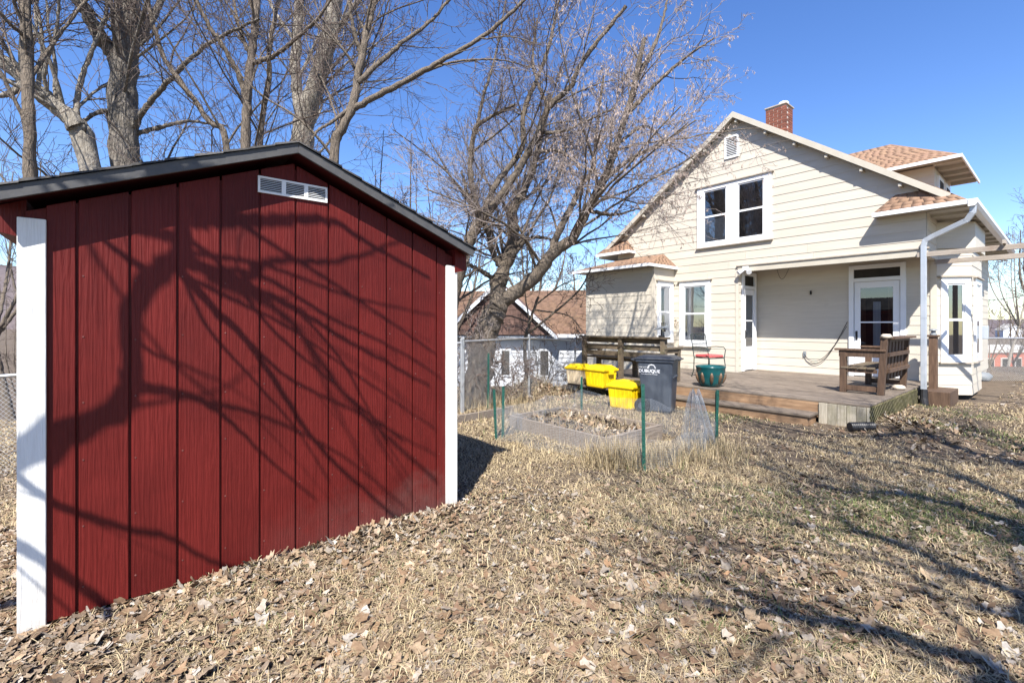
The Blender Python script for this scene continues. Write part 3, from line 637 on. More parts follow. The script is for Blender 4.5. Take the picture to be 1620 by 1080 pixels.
# ------------------------------------------------------------------ benches
def bench(name,loc,rz_,L,label,mat,back_h=.88,arms=(True,True),cap=False):
    b=empty(name,loc,rz_); tag(b,label,'bench')
    # seat faces +y ; back along y=0 ; x 0..L
    n=max(2,int(round(L/1.0))+1)
    for k in range(n):
        x_=k*(L-.09)/(n-1)
        MB().box(x_,x_+.09,-.045,.045,0,back_h-.03).build('post',mat,b,bevel=.004)
        MB().box(x_,x_+.09,.46,.55,0,.40).build('leg',mat,b,bevel=.004)
    zz=.46
    while zz<back_h-.10:
        MB().box(.0,L,.046,.075,zz,zz+.105).build('back_slat',mat,b,bevel=.004); zz+=.145
    for k in range(4): MB().box(0,L,.085+k*.125,.085+k*.125+.115,.40,.435).build('seat_slat',mat,b,bevel=.004)
    MB().box(-.06,L+.06,-.075,.09,back_h-.028,back_h+.01).build('top_rail',mat,b,bevel=.005)
    for k,on in enumerate(arms):
        if on:
            x_=0 if k==0 else L-.10
            MB().box(x_-.01,x_+.11,-.03,.62,.64,.675).build('arm',mat,b,bevel=.004)
            MB().box(x_+.0,x_+.09,.50,.58,.40,.639).build('arm_post',mat,b,bevel=.004)
            MB().box(x_+.01,x_+.08,.046,.60,.56,.638).build('arm_rail',mat,b)
    MB().box(0,L,.50,.54,.32,.399).build('apron',mat,b)
    return b
x_,y_,_=hw(-2.05,3.26); bench('deck_bench',(x_,y_,DZ),HA,2.12,'long weathered bench with its slatted back to the yard, behind the yellow bins',M['old_wood'])
# right bench: seen end-on, faces left along the right edge of the deck
b2=empty('deck_bench',(*hw(3.16,2.02)[:2],DZ),HA+R(90)); tag(b2,'dark brown wooden bench on the right edge of the deck beside the downspout','bench')
# local x runs away from camera (into house), y to the left (-t)
L=1.62
for x0 in(0,L-.09):
    MB().hexa([(x0,-.05,0),(x0+.09,-.05,0),(x0+.09,.04,0),(x0,.04,0),(x0,-.10,.92),(x0+.09,-.10,.92),(x0+.09,-.01,.92),(x0,-.01,.92)]).build('post',M['deck_t'],b2,bevel=.004)
    MB().box(x0,x0+.09,.46,.55,0,.70).build('leg',M['deck_t'],b2,bevel=.004)
    MB().box(x0-.02,x0+.11,-.08,.62,.702,.735).build('arm',M['deck_t'],b2,bevel=.004)
    MB().box(x0+.005,x0+.085,-.04,.56,.60,.70).build('arm_rail',M['deck_t'],b2)
    MB().box(x0+.02,x0+.07,.045,.455,.04,.12).build('stretcher',M['deck_t'],b2)
    MB().box(x0+.02,x0+.07,.045,.455,.34,.40).build('seat_rail',M['deck_t'],b2)
for k in range(4): MB().box(-.01,L+.01,.07+k*.12,.07+k*.12+.10,.402,.432).build('seat_slat',M['old_wood'],b2,bevel=.004)
for k in range(6):
    x0=.15+k*.23
    MB().hexa([(x0,-.02,.22),(x0+.13,-.02,.22),(x0+.13,.005,.22),(x0,.005,.22),(x0,-.055,.90),(x0+.13,-.055,.90),(x0+.13,-.03,.90),(x0,-.03,.90)]).build('back_slat',M['deck_t'],b2,bevel=.003)
for zz in(.36,.62,.86): MB().box(.09,L-.09,-.11+.0*zz,-.07,zz,zz+.06).build('back_rail',M['deck_t'],b2)
MB().box(.10,L+.05,-.18,.02,.90,.935).build('top_rail',M['deck_t'],b2,bevel=.004)
def rock(name,c,r,mat,label,cat):
    m=MB(); n=8; prof=[]
    for i_ in range(1,5):
        for k in range(n):
            a_=math.pi*i_/5; t_=2*math.pi*k/n; rr=(1+random.uniform(-.15,.15))
            m.v.append((c[0]+r[0]*math.sin(a_)*math.cos(t_)*rr,c[1]+r[1]*math.sin(a_)*math.sin(t_)*rr,c[2]+r[2]*math.cos(a_)))
    for i_ in range(3):
        for k in range(n): m.f.append((i_*n+k,i_*n+(k+1)%n,(i_+1)*n+(k+1)%n,(i_+1)*n+k))
    m.f.append(tuple(range(n))); m.f.append(tuple(24+k for k in range(n)))
    o=m.build(name,mat,smooth=True); tag(o,label,cat); return o
p_=hw(3.24,1.98,DZ+.95); rock('stone',p_,(.085,.07,.045),M['stone'],'pale rounded stone lying on top of the near bench post','stone')
p_=hw(3.2,.95,DZ+.04); rock('stone',p_,(.11,.09,.05),M['stone'],'flat tan stone on the deck beside the downspout','stone')
# short post beyond the downspout with a solar lamp
po=empty('railing_post',(*hw(3.44,-.55)[:2],DZ-.08),HA); tag(po,'short dark brown railing post behind the downspout','post')
MB().box(-.06,.06,-.07,.07,-.1,.98).build('shaft',M['deck_t'],po,bevel=.005); MB().box(-.085,.085,-.09,.09,.981,1.02).build('cap',M['deck_t'],po,bevel=.005)
sl_=empty('solar_lamp',(*hw(3.44,-.55)[:2],DZ+.94),HA); tag(sl_,'small grey lamp on the short railing post behind the downspout','lamp')
MB().lathe([(.0,0),(.055,.0),(.055,.02),(.035,.03),(.035,.08),(.07,.085),(.06,.11),(0,.12)],12).build('body',M['grey'],sl_)
# solar spotlight on bench end
p_=hw(-.02,3.25,DZ+.892); sp=empty('solar_spotlight',p_,HA-.3); tag(sp,'grey solar spotlight with tilted panel on the end of the slatted bench','lamp')
MB().box(-.05,.05,-.04,.04,0,.035).build('base',M['black'],sp,bevel=.006)
MB().tube([(0,0,.035),(0,0,.15)],.016,8).build('stem',M['black'],sp)
MB().hexa([(-.15,-.07,.13),(.12,-.07,.17),(.12,.07,.19),(-.15,.07,.15),(-.15,-.07,.155),(.12,-.07,.21),(.12,.07,.23),(-.15,.07,.175)]).build('panel',M['grey'],sp,bevel=.006)
MB().tube([(.10,0,.17),(.13,-.03,.12)],[.03,.02],8).build('lamp_head',M['black'],sp)
for k in range(3): MB().tube([(-.0+k*.05,.0,.20),(-.0+k*.05,0,.262)],[.006,.006],6).build('stalk',M['black'],sp); MB().lathe([(0,0),(.017,.012),(.0,.034)],8,(k*.05,0,.255)).build('bulb',M['black'],sp)

# ------------------------------------------------------------------ bins
def tote(c,rz_,sx,sy,h,body,label):
    b=empty('storage_bin',c,rz_); tag(b,label,'bin','yellow lidded bins by the deck')
    k=.86; m=MB()
    def ring(f,z): return [(-sx/2*f,-sy/2*f,z),(sx/2*f,-sy/2*f,z),(sx/2*f,sy/2*f,z),(-sx/2*f,sy/2*f,z)]
    m.hexa(ring(k,0)+ring(1,h)); m.build('body',body,b,bevel=.02,seg=2,smooth=False)
    for s_ in(-1,1):
        for a_ in np.linspace(-.36,.36,5):
            m=MB(); y=s_*sy/2
            m.bar((a_*sx*.9,y*.89,.05),(a_*sx,y*.985,h-.06),.016,.012); m.build('rib',body,b)
            m=MB(); x=s_*sx/2; m.bar((x*.89,a_*sy*.9,.05),(x*.985,a_*sy,h-.06),.012,.016); m.build('rib',body,b)
    m=MB(); m.hexa([(x*1.08,y*1.08,h-.035) for x,y,_ in ring(1,0)]+[(x*1.09,y*1.09,h+.015) for x,y,_ in ring(1,0)]); ld=m.build('lid',M['yellow'],b,bevel=.012)
    m=MB(); f0=1.03;f1=.66; m.hexa([(x*f0,y*f0,h+.014) for x,y,_ in ring(1,0)]+[(x*f1,y*f1,h+.085) for x,y,_ in ring(1,0)]); m.build('dome',M['yellow'],ld,bevel=.012,seg=2)
    for s_ in(-1,1): MB().box(s_*sx*.55-.02,s_*sx*.55+.02,-.07,.07,h-.10,h-.02).build('latch',M['yellow'],b,bevel=.008)
    return b
tote((*hw(-1.90,3.56)[:2],.174),HA+.02,.46,.40,.36,M['creamplastic'],'bin with cream body and yellow lid, at the left end of the step')
tote((*hw(-1.24,3.62)[:2],.174),HA-.06,.54,.44,.38,M['yellow'],'all-yellow bin on the step between the cream bin and the dark bin')
tote((*hw(.02,4.42)[:2],float(g(*hw(.02,4.42)[:2]))+.0),HA+.05,.52,.46,.40,M['yellow'],'yellow bin on the ground, lowest of the three yellow-lidded bins')
# wheeled refuse cart
cx_,cy_=2.50,7.95
cart=empty('refuse_cart',(cx_,cy_,float(g(cx_,cy_))),R(-30)); tag(cart,'dark grey wheeled refuse cart with white city lettering beside the deck step','refuse cart')
m=MB(); 
def rect(a,b,z,dx=0): return [(-a/2+dx,-b/2,z),(a/2+dx,-b/2,z),(a/2+dx,b/2,z),(-a/2+dx,b/2,z)]
m.hexa(rect(.46,.42,.03,.02)+rect(.58,.52,.90)); body=m.build('body',M['can'],cart,bevel=.035,seg=3)
MB().hexa(rect(.62,.56,.86)+rect(.63,.57,.90)).build('rim',M['can'],cart,bevel=.01)
m=MB(); m.hexa(rect(.68,.60,.902,-.0)+rect(.67,.59,.93)); m.hexa(rect(.65,.57,.925)+rect(.50,.44,.965)); m.build('lid',M['lid'],cart,bevel=.012)
MB().box(.335,.40,-.12,.12,.905,.925).build('lid_lip',M['lid'],cart,bevel=.006)
m=MB(); m.tube([(-.30,-.22,.87),(-.40,-.20,.89),(-.40,.20,.89),(-.30,.22,.87)],.016,8); m.build('handle',M['lid'],cart)
for s_ in(-1,1):
    wh=MB(); c=(-.20,s_*.27,.13); wh.tube([(c[0],c[1]-.035,c[2]),(c[0],c[1]+.035,c[2])],.13,20); wo=wh.build('wheel',M['black'],cart,bevel=.012)
    MB().tube([(c[0],c[1]+s_*.034,c[2]),(c[0],c[1]+s_*.04,c[2])],.06,14).build('hub',M['can'],wo)
MB().tube([(-.2,-.27,.13),(-.2,.27,.13)],.012,8).build('axle',M['steel'],cart)
MB().box(.245,.272,-.17,.17,.50,.72).build('front_recess',M['lid'],cart,bevel=.01)
MB().tube([(.285,-.16,.62),(.285,.16,.62)],.017,8).build('grab_bar',M['can'],cart)
MB().box(.268,.285,-.2,.2,.74,.80).build('front_ridge',M['can'],cart,bevel=.006)
def text(body_,size,loc,rot,parent,mat,name='lettering',bold=0):
    cu=bpy.data.curves.new(name,'FONT'); cu.body=body_; cu.size=size; cu.align_x='CENTER'; cu.extrude=.0012; cu.offset=bold; cu.resolution_u=3
    to=bpy.data.objects.new(name,cu); COL.objects.link(to); bpy.context.view_layer.update()
    me=bpy.data.meshes.new_from_object(to.evaluated_get(bpy.context.evaluated_depsgraph_get())); bpy.data.objects.remove(to)
    me.materials.clear(); me.materials.append(mat); o=link(name,me,parent); o.location=loc; o.rotation_euler=rot; return o
tilt=math.atan2(.05,.87); fy=lambda z:-(.21+.05*(z-.03)/.87)-.004
text('DUBUQUE',.074,(-.09,fy(.69),.69),(R(90)-(-tilt),0,0),cart,M['print'],bold=.0012)
text('THE CITY OF',.030,(-.17,fy(.765),.765),(R(90)+tilt,0,0),cart,M['print'])
text('Masterpiece on the Mississippi',.022,(-.09,fy(.655),.655),(R(90)+tilt,0,0),cart,M['print'])
m=MB(); pr=None
for k in range(9):
    t_=math.pi*k/8; m.box(-.05+.06*math.cos(t_)-.009,-.05+.06*math.cos(t_)+.009,fy(.78)-.001,fy(.78)+.004,.765+.055*math.sin(t_)-.007,.765+.055*math.sin(t_)+.007)
m.build('emblem',M['print'],cart)
# teal planter
px_,py_=hw(.86,3.02)[:2]
pl=empty('planter',(px_,py_,DZ+.003),0); tag(pl,'glazed teal planter with brown drips at the deck edge','planter')
prof=[(.0,.0),(.16,.0),(.18,.01),(.205,.08),(.235,.18),(.25,.27),(.252,.33),(.262,.345),(.262,.372),(.245,.372),(.235,.33),(.0,.32)]
MB().lathe(prof,32).build('pot',M['teal'],pl,smooth=True)
for k in range(9):
    t_=2*math.pi*k/9+.2; m=MB(); pts=[]
    for zz in np.linspace(.06,.26,7):
        r_=np.interp(zz,[.01,.08,.18,.27],[.18,.205,.235,.25])+.001; pts.append((r_*math.cos(t_),r_*math.sin(t_),zz))
    m.tube(pts,[.012,.026,.032,.034,.032,.025,.01],8); o=m.build('drip',M['pot_brown'],pl,smooth=True)
# iron chair
ch_=at(1122,597,10.05); chair=empty('garden_chair',(float(ch_[0]),float(ch_[1]),DZ+.003),R(205)); tag(chair,'wrought iron garden chair with red cushion behind the teal planter','chair')
# local: seat faces +y? back at -y
for sx_ in(-1,1):
    MB().tube([(sx_*.22,.24,0),(sx_*.21,.20,.10),(sx_*.23,.22,.25),(sx_*.22,.20,.42)],.011,6).build('leg',M['iron'],chair)
    MB().tube([(sx_*.22,-.28,0),(sx_*.22,-.22,.15),(sx_*.22,-.21,.42),(sx_*.22,-.25,.62),(sx_*.215,-.31,.92)],.011,6).build('leg',M['iron'],chair)
    MB().tube([(sx_*.23,-.24,.64),(sx_*.27,-.05,.655),(sx_*.27,.14,.65),(sx_*.26,.20,.60),(sx_*.235,.19,.42)],.010,6).build('arm',M['iron'],chair)
m=MB()
m.tube([(-.22,.20,.42),(.22,.20,.42),(.22,-.21,.42),(-.22,-.21,.42),(-.22,.20,.42)],.011,6); m.build('seat_frame',M['iron'],chair)
m=MB(); m.tube([(-.215,-.31,.92),(0,-.315,.935),(.215,-.31,.92)],.011,6); m.tube([(-.2,-.27,.72),(.2,-.27,.72)],.006,5)
for k in range(-4,5): m.tube([(k*.045,-.235,.52),(k*.045,-.305,.90)],.0035,4)
for k in range(8): m.tube([(-.21,-.235-.0095*k,.53+.045*k),(.21,-.235-.0095*k,.53+.045*k)],.0035,4)
for s_ in(-1,1): m.tube([(s_*(.06+.045*math.cos(t_)),-.31,.90+.035*math.sin(t_)) for t_ in np.linspace(0,2*math.pi,9)],.006,5)
m.build('backrest',M['iron'],chair)
MB().box(-.21,.21,-.20,.20,.432,.492).build('cushion',M['cushion'],chair,bevel=.025,seg=3)
# corrugated drain pipe
c=hw(3.27,3.50); zc=float(g(c[0],c[1]))+.06; pts=[];rr=[]
for k in range(25):
    u=-.17+.34*k/24; pts.append((c[0]+u,c[1]+.05*u,zc)); rr.append(.066 if k%2 else .058)
tag(MB().tube(pts,rr,14).build('drain_pipe',M['black']),'black corrugated drain pipe end lying beside the deck corner','pipe')
# pergola beams
pg=empty('pergola',H0,HA); tag(pg,'weathered pergola beams running right from the porch corner','pergola')
for y_,z_ in((-.06,2.775),(.75,2.70)): MB().box(3.43 if y_>.1 else 3.30,7.2,y_-.02,y_+.02,z_-.045,z_+.045).build('beam',M['pergola'],pg,bevel=.004)
for x_ in(4.42,5.5,6.6): MB().box(x_-.02,x_+.02,-.25,.12,2.822,2.88).build('rafter',M['pergola'],pg,bevel=.004)
for y_ in(-.06,.75): MB().box(7.05,7.14,y_-.045+.07,y_+.045+.07,-.1,2.72).build('post',M['pergola'],pg)
# heap of grey stones by the far side wall
p=at(1553,603,12.4); rock('stone',(p[0],p[1],float(g(p[0],p[1]))+.1),(.22,.2,.16),M['grey'],'dark grey lump of concrete beside the far house corner','stone')

# ------------------------------------------------------------------ garden bed, posts, netting
bedA=np.array([1.09,5.30]); d1=-EN; d2=-ET
bed=empty('raised_bed',(bedA[0],bedA[1],float(g(*bedA))),math.atan2(d1[1],d1[0])); tag(bed,'low raised garden bed of grey boards full of dead stalks','garden bed')
bl,bwid=1.08,1.75
MB().box(0,bl,-.02,.02,-.08,.21).build('board',M['bed_wood'],bed,bevel=.004); MB().box(0,bl,bwid-.02,bwid+.02,-.1,.2).build('board',M['bed_wood'],bed,bevel=.004)
MB().box(-.02,.02,.021,bwid-.021,-.1,.2).build('board',M['bed_wood'],bed,bevel=.004); MB().box(bl-.02,bl+.02,.021,bwid-.021,-.1,.2).build('board',M['bed_wood'],bed,bevel=.004)
MB().box(.021,bl-.021,.021,bwid-.021,-.05,.12).build('soil',M['ground'],bed)
def timber(p,q,label):
    p3=(p[0],p[1],float(g(*p))+.045);q3=(q[0],q[1],float(g(*q))+.045); tag(MB().bar(p3,q3,.05,.14).build('edging_board',M['bed_wood'],bevel=.006),label,'edging')
timber((-.95,6.75),(.0,7.85),'wooden edging board running back from the shed shadow'); 
TP=[((-.20,5.91),.64,'leftmost green fence stake of the garden netting'),((-.12,6.03),.66,'second green stake just right of the leftmost netting stake'),((1.13,7.55),.62,'green stake behind the raised bed, below the yellow bins'),((1.33,4.68),.88,'tall green stake at the front corner of the garden netting'),((2.41,5.49),.70,'green stake beside the crumpled netting heap'),((2.47,5.60),.66,'second green stake tucked behind the crumpled netting heap'),((-.42,8.2),.98,'tall green stake beside the big tree trunk')]
for (x_,y_),h,lab in TP:
    z_=float(g(x_,y_)); t_=empty('fence_stake',(x_,y_,z_),random.uniform(-.5,.5)); tag(t_,lab,'stake','green fence stakes'); t_.rotation_euler[0]=random.uniform(-.05,.05); t_.rotation_euler[1]=random.uniform(-.04,.04)
    m=MB(); m.box(-.017,.017,-.003,.003,-.1,h); m.box(-.003,.003,.0031,.028,-.1,h); m.build('shaft',M['tpost'],t_)
    for k in range(int(h/.055)): MB().box(-.006,.006,-.009,-.0031,.04+k*.055,.058+k*.055).build('stud',M['tpost'],t_)
def netting(pts,h,label,step=.019,r=.0009,zoff=.0):
    vs=[];qs=[]
    def wire(a,b):
        a=np.array(a);b=np.array(b);d=b-a;d/=np.linalg.norm(d); u=np.cross(d,[0,0,1.]) if abs(d[2])<.9 else np.cross(d,[1.,0,0]); u/=np.linalg.norm(u); v=np.cross(d,u); i0=len(vs)
        for p in(a,b):
            for k in range(3): vs.append(p+r*(u*math.cos(k*2.094)+v*math.sin(k*2.094)))
        for k in range(3): qs.append((i0+k,i0+(k+1)%3,i0+3+(k+1)%3,i0+3+k))
    for (p,q_) in zip(pts[:-1],pts[1:]):
        p=np.array(p);q_=np.array(q_);Ln=np.linalg.norm(q_[:2]-p[:2]);n=int(Ln/step)
        zp=float(g(*p[:2]))+zoff; zq=float(g(*q_[:2]))+zoff; hp=p[2] if len(p)>2 else h; hq=q_[2] if len(q_)>2 else h
        sub=6; nrm=np.array([-(q_-p)[1],(q_-p)[0]])/Ln
        def base(u): 
            sag=.05*math.sin(math.pi*u)*math.sin(7*u+p[0]); return (p[:2]+(q_[:2]-p[:2])*u)+nrm*sag
        for k in range(n+1):
            u=k/n; b_=base(u); z_=zp+(zq-zp)*u; hh=hp+(hq-hp)*u-.05*math.sin(math.pi*u)
            wire((b_[0],b_[1],z_),(b_[0]+.02*math.sin(9*u),b_[1],z_+hh))
        m_=int(h/step)
        for j in range(m_+1):
            for s_ in range(sub):
                u0,u1=s_/sub,(s_+1)/sub; b0,b1=base(u0),base(u1)
                z0=zp+(zq-zp)*u0+(hp+(hq-hp)*u0-.05*math.sin(math.pi*u0))*j/m_; z1=zp+(zq-zp)*u1+(hp+(hq-hp)*u1-.05*math.sin(math.pi*u1))*j/m_
                wire((b0[0],b0[1],z0),(b1[0],b1[1],z1))
    o=link('wire_netting',npmesh('wire_netting',vs,qs,mat=M['net'])); tag(o,label,'netting'); return o
netting([(-.20,5.91),(.55,5.35),(1.33,4.68)],.42,'sagging fine wire netting along the front of the raised bed')
netting([(-.12,6.03),(.5,6.9),(1.13,7.55),(2.0,6.7),(2.41,5.49)],.42,'fine wire netting behind the raised bed, in front of the refuse cart')
netting([(1.33,4.68),(1.9,5.0),(2.41,5.49)],.33,'low wire netting between the tall stake and the crumpled heap')
# crumpled heap of netting: a folded cone of wires
vs=[];qs=[]; c=np.array([2.24,5.55]); zc=float(g(*c)); rh=np.random.default_rng(3)
def cone(u,v):
    a_=u*2*math.pi*1.0; fold=1+.28*math.sin(7*a_)+.12*math.sin(13*a_+1); r_=(.05+.17*(1-v)**.8)*fold
    return np.array([c[0]+r_*math.cos(a_)*.75-.06*v,c[1]+r_*math.sin(a_),zc-.02+.70*v*(1-.05*math.sin(3*a_))])
nu,nv=150,46; G=np.array([[cone(i_/nu,j_/nv) for j_ in range(nv+1)] for i_ in range(nu+1)])
segs=[]
for i_ in range(nu): segs.append((G[i_,:-1],G[i_,1:]))
for j_ in range(nv+1): segs.append((G[:-1,j_],G[1:,j_]))
a_=np.concatenate([s_[0] for s_ in segs]); b_=np.concatenate([s_[1] for s_ in segs]); d_=b_-a_; d_/=np.linalg.norm(d_,axis=1)[:,None]+1e-9
u_=np.cross(d_,[.3,.5,.8]); u_/=np.linalg.norm(u_,axis=1)[:,None]; v_=np.cross(d_,u_); r_=.0007
ring=[u_*math.cos(k*2.094)+v_*math.sin(k*2.094) for k in range(3)]
vv=np.stack([a_+r_*ring[0],a_+r_*ring[1],a_+r_*ring[2],b_+r_*ring[0],b_+r_*ring[1],b_+r_*ring[2]],1); n=len(a_)
qq=np.concatenate([np.arange(n)[:,None]*6+np.array([k,(k+1)%3,3+(k+1)%3,3+k]) for k in range(3)])
tag(link('wire_netting',npmesh('wire_netting',vv,qq,mat=M['net'])),'crumpled upright heap of wire netting at the right end of the garden','netting')

# ------------------------------------------------------------------ chain link fences
def chain_fence(pts,h,label,post_every=2.4,mesh=.055):
    root=empty('chain_link_fence',(0,0,0)); tag(root,label,'fence')
    for (p,q_) in zip(pts[:-1],pts[1:]):
        p=np.array(p);q_=np.array(q_);Ln=np.linalg.norm(q_-p);u=(q_-p)/Ln; n=max(1,int(round(Ln/post_every)))
        for k in range(n+1):
            b_=p+u*Ln*k/n; z_=float(g(*b_)); MB().tube([(b_[0],b_[1],z_-.1),(b_[0],b_[1],z_+h+.03)],.027,8).build('post',M['steel'],root)
            MB().lathe([(.03,0),(.03,.03),(0,.06)],8,(b_[0],b_[1],z_+h+.03)).build('post_cap',M['steel'],root)
        for k in range(n):
            a=p+u*Ln*k/n;b=p+u*Ln*(k+1)/n; za=float(g(*a));zb=float(g(*b))
            MB().tube([(a[0],a[1],za+h),(b[0],b[1],zb+h)],.02,8).build('top_rail',M['steel'],root)
            l_=Ln/n; c_=int((l_+h)/mesh); A=[];B=[]
            for s_ in(0,1):
                for j in range(c_):
                    x0=j*mesh-h; a0,z0=x0,0.03; a1,z1=x0+h,h
                    if a0<0: z0+=-a0*(h-.03)/h; a0=0
                    if a1>l_: z1-=(a1-l_)*(h-.03)/h; a1=l_
                    if a1-a0<.01: continue
                    if s_: z0,z1=h+.03-z0,h+.03-z1
                    A.append((a0,z0));B.append((a1,z1))
            A=np.array(A);B=np.array(B)
            def w3(Q): f=Q[:,0:1]/l_; xy=a[None]+u[None]*Q[:,0:1]; return np.concatenate([xy,(za+(zb-za)*f)+Q[:,1:2]],1)
            a3=w3(A);b3=w3(B);d=b3-a3;d/=np.linalg.norm(d,axis=1)[:,None]; uu=np.cross(d,np.array([-u[1],u[0],0.])); uu/=np.linalg.norm(uu,axis=1)[:,None]; v_=np.cross(d,uu); r_=.0017
            ring=[uu*math.cos(k2*2.094)+v_*math.sin(k2*2.094) for k2 in range(3)]
            vv=np.stack([a3+r_*ring[0],a3+r_*ring[1],a3+r_*ring[2],b3+r_*ring[0],b3+r_*ring[1],b3+r_*ring[2]],1); nn=len(a3)
            qq=np.concatenate([np.arange(nn)[:,None]*6+np.array([k2,(k2+1)%3,3+(k2+1)%3,3+k2]) for k2 in range(3)])
            link('chain_link',npmesh('chain_link',vv,qq,mat=M['wire']),root)
    return root
chain_fence([(-9.5,4.6),(-5.75,5.65),(-.86,7.95)],1.2,'galvanised chain link fence passing behind the red shed')
chain_fence([(-.84,7.97),(1.55,11.4)],1.22,'chain link fence between the big tree and the white neighbouring house')
chain_fence([(11.6,12.2),(14.3,12.2)],1.15,'chain link gate section at the far end of the path on the right')

# ------------------------------------------------------------------ neighbouring house (white, brown gable)
def neighbour():
    D=16.5; o=at(722,600,D); nh=empty('neighbour_house',(float(o[0]),D,-1.6),R(-6)); tag(nh,'white sided neighbouring house with brown shingled gable behind the fence','house')
    W=5.0; zt=1.6+1.20
    MB().box(-2,W,.03,6,0,zt).build('wall',M['nwhite'],nh)
    k=0; z=.4
    while z<zt-.1:
        MB().hexa([(-2,.0,z),(W,.0,z),(W,.03,z),(-2,.03,z),(-2,.02,z+.15),(W,.02,z+.15),(W,.03,z+.15),(-2,.03,z+.15)]).build('siding_board',M['nwhite'],nh); z+=.155
    for x0,x1 in((1.62,1.90),(2.98,3.26)):
        wn=MB().box(x0-.06,x1+.06,-.035,-.0,1.28,2.25).build('window',M['nwhite'],nh); MB().box(x0,x1,-.042,-.036,1.34,2.18).build('pane',M['dark'],wn)
    # main roof, eave towards the camera
    e=zt-.05; r0=(-2.3,-.35,e);r1=(W+.3,-.35,e);r2=(W+.3,3,e+1.75);r3=(-2.3,3,e+1.75)
    ro=MB().add([r0,r1,r2,r3,(-2.3,6.3,e),(W+.3,6.3,e)],[(0,1,2,3),(3,2,5,4),(0,4,5,1)]).build('roof',M['nbrown'],nh)
    shingles(r0,r1,r2,r3,M['shingle_brown'],ro,row=.16,tab=.3)
    MB().box(-2.3,W+.3,-.38,-.352,e-.1,e+.02).build('fascia',M['nwhite'],nh)
    # front gable with brown shakes
    ax,az,hw_=1.55,e+1.62,1.75
    MB().prism([(ax-hw_,e-.02),(ax+hw_,e-.02),(ax,az)],-.42,2.5).build('gable',M['nbrown'],nh)
    for j in range(9):
        z0=e+j*.17; h_=hw_*(1-(j*.17)/(az-e+.02)); x=ax-h_
        while x<ax+h_-.06:
            wd=random.uniform(.16,.26); x2=min(x+wd,ax+h_)
            MB().box(x,x2-.008,-.45-random.uniform(0,.01),-.421,z0,z0+.165).build('shake',M['nbrown'],nh); x+=wd
    for s_ in(-1,1):
        p0=(ax,-.5,az+.12);p1=(ax+s_*(hw_+.25),-.5,e-.12)
        MB().prism([(ax,az+.05),(ax+s_*(hw_+.28),e-.20),(ax+s_*(hw_+.28),e-.05),(ax,az+.22)],-.62,-.58).build('rake_board',M['nwhite'],nh)
        rr=MB().prism([(ax,az+.15),(ax+s_*(hw_+.3),e-.10),(ax+s_*(hw_+.3),e-.03),(ax,az+.23)],-.575,2.4).build('roof',M['nbrown'],nh)
    return nh
neighbour()

# ------------------------------------------------------------------ far right: brick row, hills
fb=empty('brick_building',(62,64,-9),R(10)); tag(fb,'distant red brick building beyond the right hand fence','building')
MB().box(-4,26,0,12,0,6.6).build('wall',M['farbrick'],fb); MB().box(-4.2,26.2,-.2,12.2,6.6,7.1).build('parapet',M['concrete'],fb)
for r_ in range(2):
    for k in range(12):
        wo=MB().box(-3+k*2.4,-1.8+k*2.4,-.12,-.001,1.2+r_*3,2.9+r_*3).build('window',M['concrete'],fb); MB().box(-2.85+k*2.4,-1.95+k*2.4,-.16,-.121,1.35+r_*3,2.75+r_*3).build('pane',M['dark'],wo)
wh=empty('white_house',(345,320,-9.5),R(-20)); tag(wh,'tiny white gabled house far off above the brick building','house')
MB().prism([(-5,0),(5,0),(5,7.5),(0,11.2),(-5,7.5)],0,9).build('wall',M['nwhite'],wh)
MB().prism([(-5.5,7.2),(0,11.3),(5.5,7.2),(5.5,7.6),(0,11.8),(-5.5,7.6)],-.4,9.4).build('roof',M['concrete'],wh)
hx=np.linspace(-900,1100,260); prof=np.interp(hx,[-900,-500,-350,-150,0,200,330,520,1100],[62,58,50,30,18,10,5,6.5,12])
prof=prof+3*(vnoise(hx*.02,hx*0,4)-.5)+1.6*(vnoise(hx*.13,hx*0,5)-.5)+1.2*(vnoise(hx*.7,hx*0,6)-.5)
yb=np.array([330,350,385,430,520,700]); hf=np.array([0,.35,.8,1,.9,.6])
Vv=np.stack([np.stack([hx,np.full_like(hx,y_),-10+(prof+10)*f_+ (1.5*(vnoise(hx*.4,hx*0+y_,8)-.5) if f_>0 else 0)],-1) for y_,f_ in zip(yb,hf)]); n=len(hx)
i=np.arange(n-1)[None,:]+n*np.arange(len(yb)-1)[:,None]
tag(link('hill',npmesh('hill',Vv,np.stack([i,i+1,i+1+n,i+n],-1).reshape(-1,4),mat=M['hill'])),kind='structure')
# utility lines on the right and left
def wire_line(p,q_,sag,label):
    tag(MB().tube(caten(p,q_,sag,10),.011,5).build('power_line',M['black']),label,'power line')
wire_line(at(1552,474,18),at(1720,440,13),.15,'upper black power line crossing the sky right of the house')
wire_line(at(1552,517,18),at(1720,502,13),.15,'lower black power line just above the far hills at right')
wire_line(at(-60,488,16),at(900,470,30),.4,'thin power line left of the shed, above the fence')
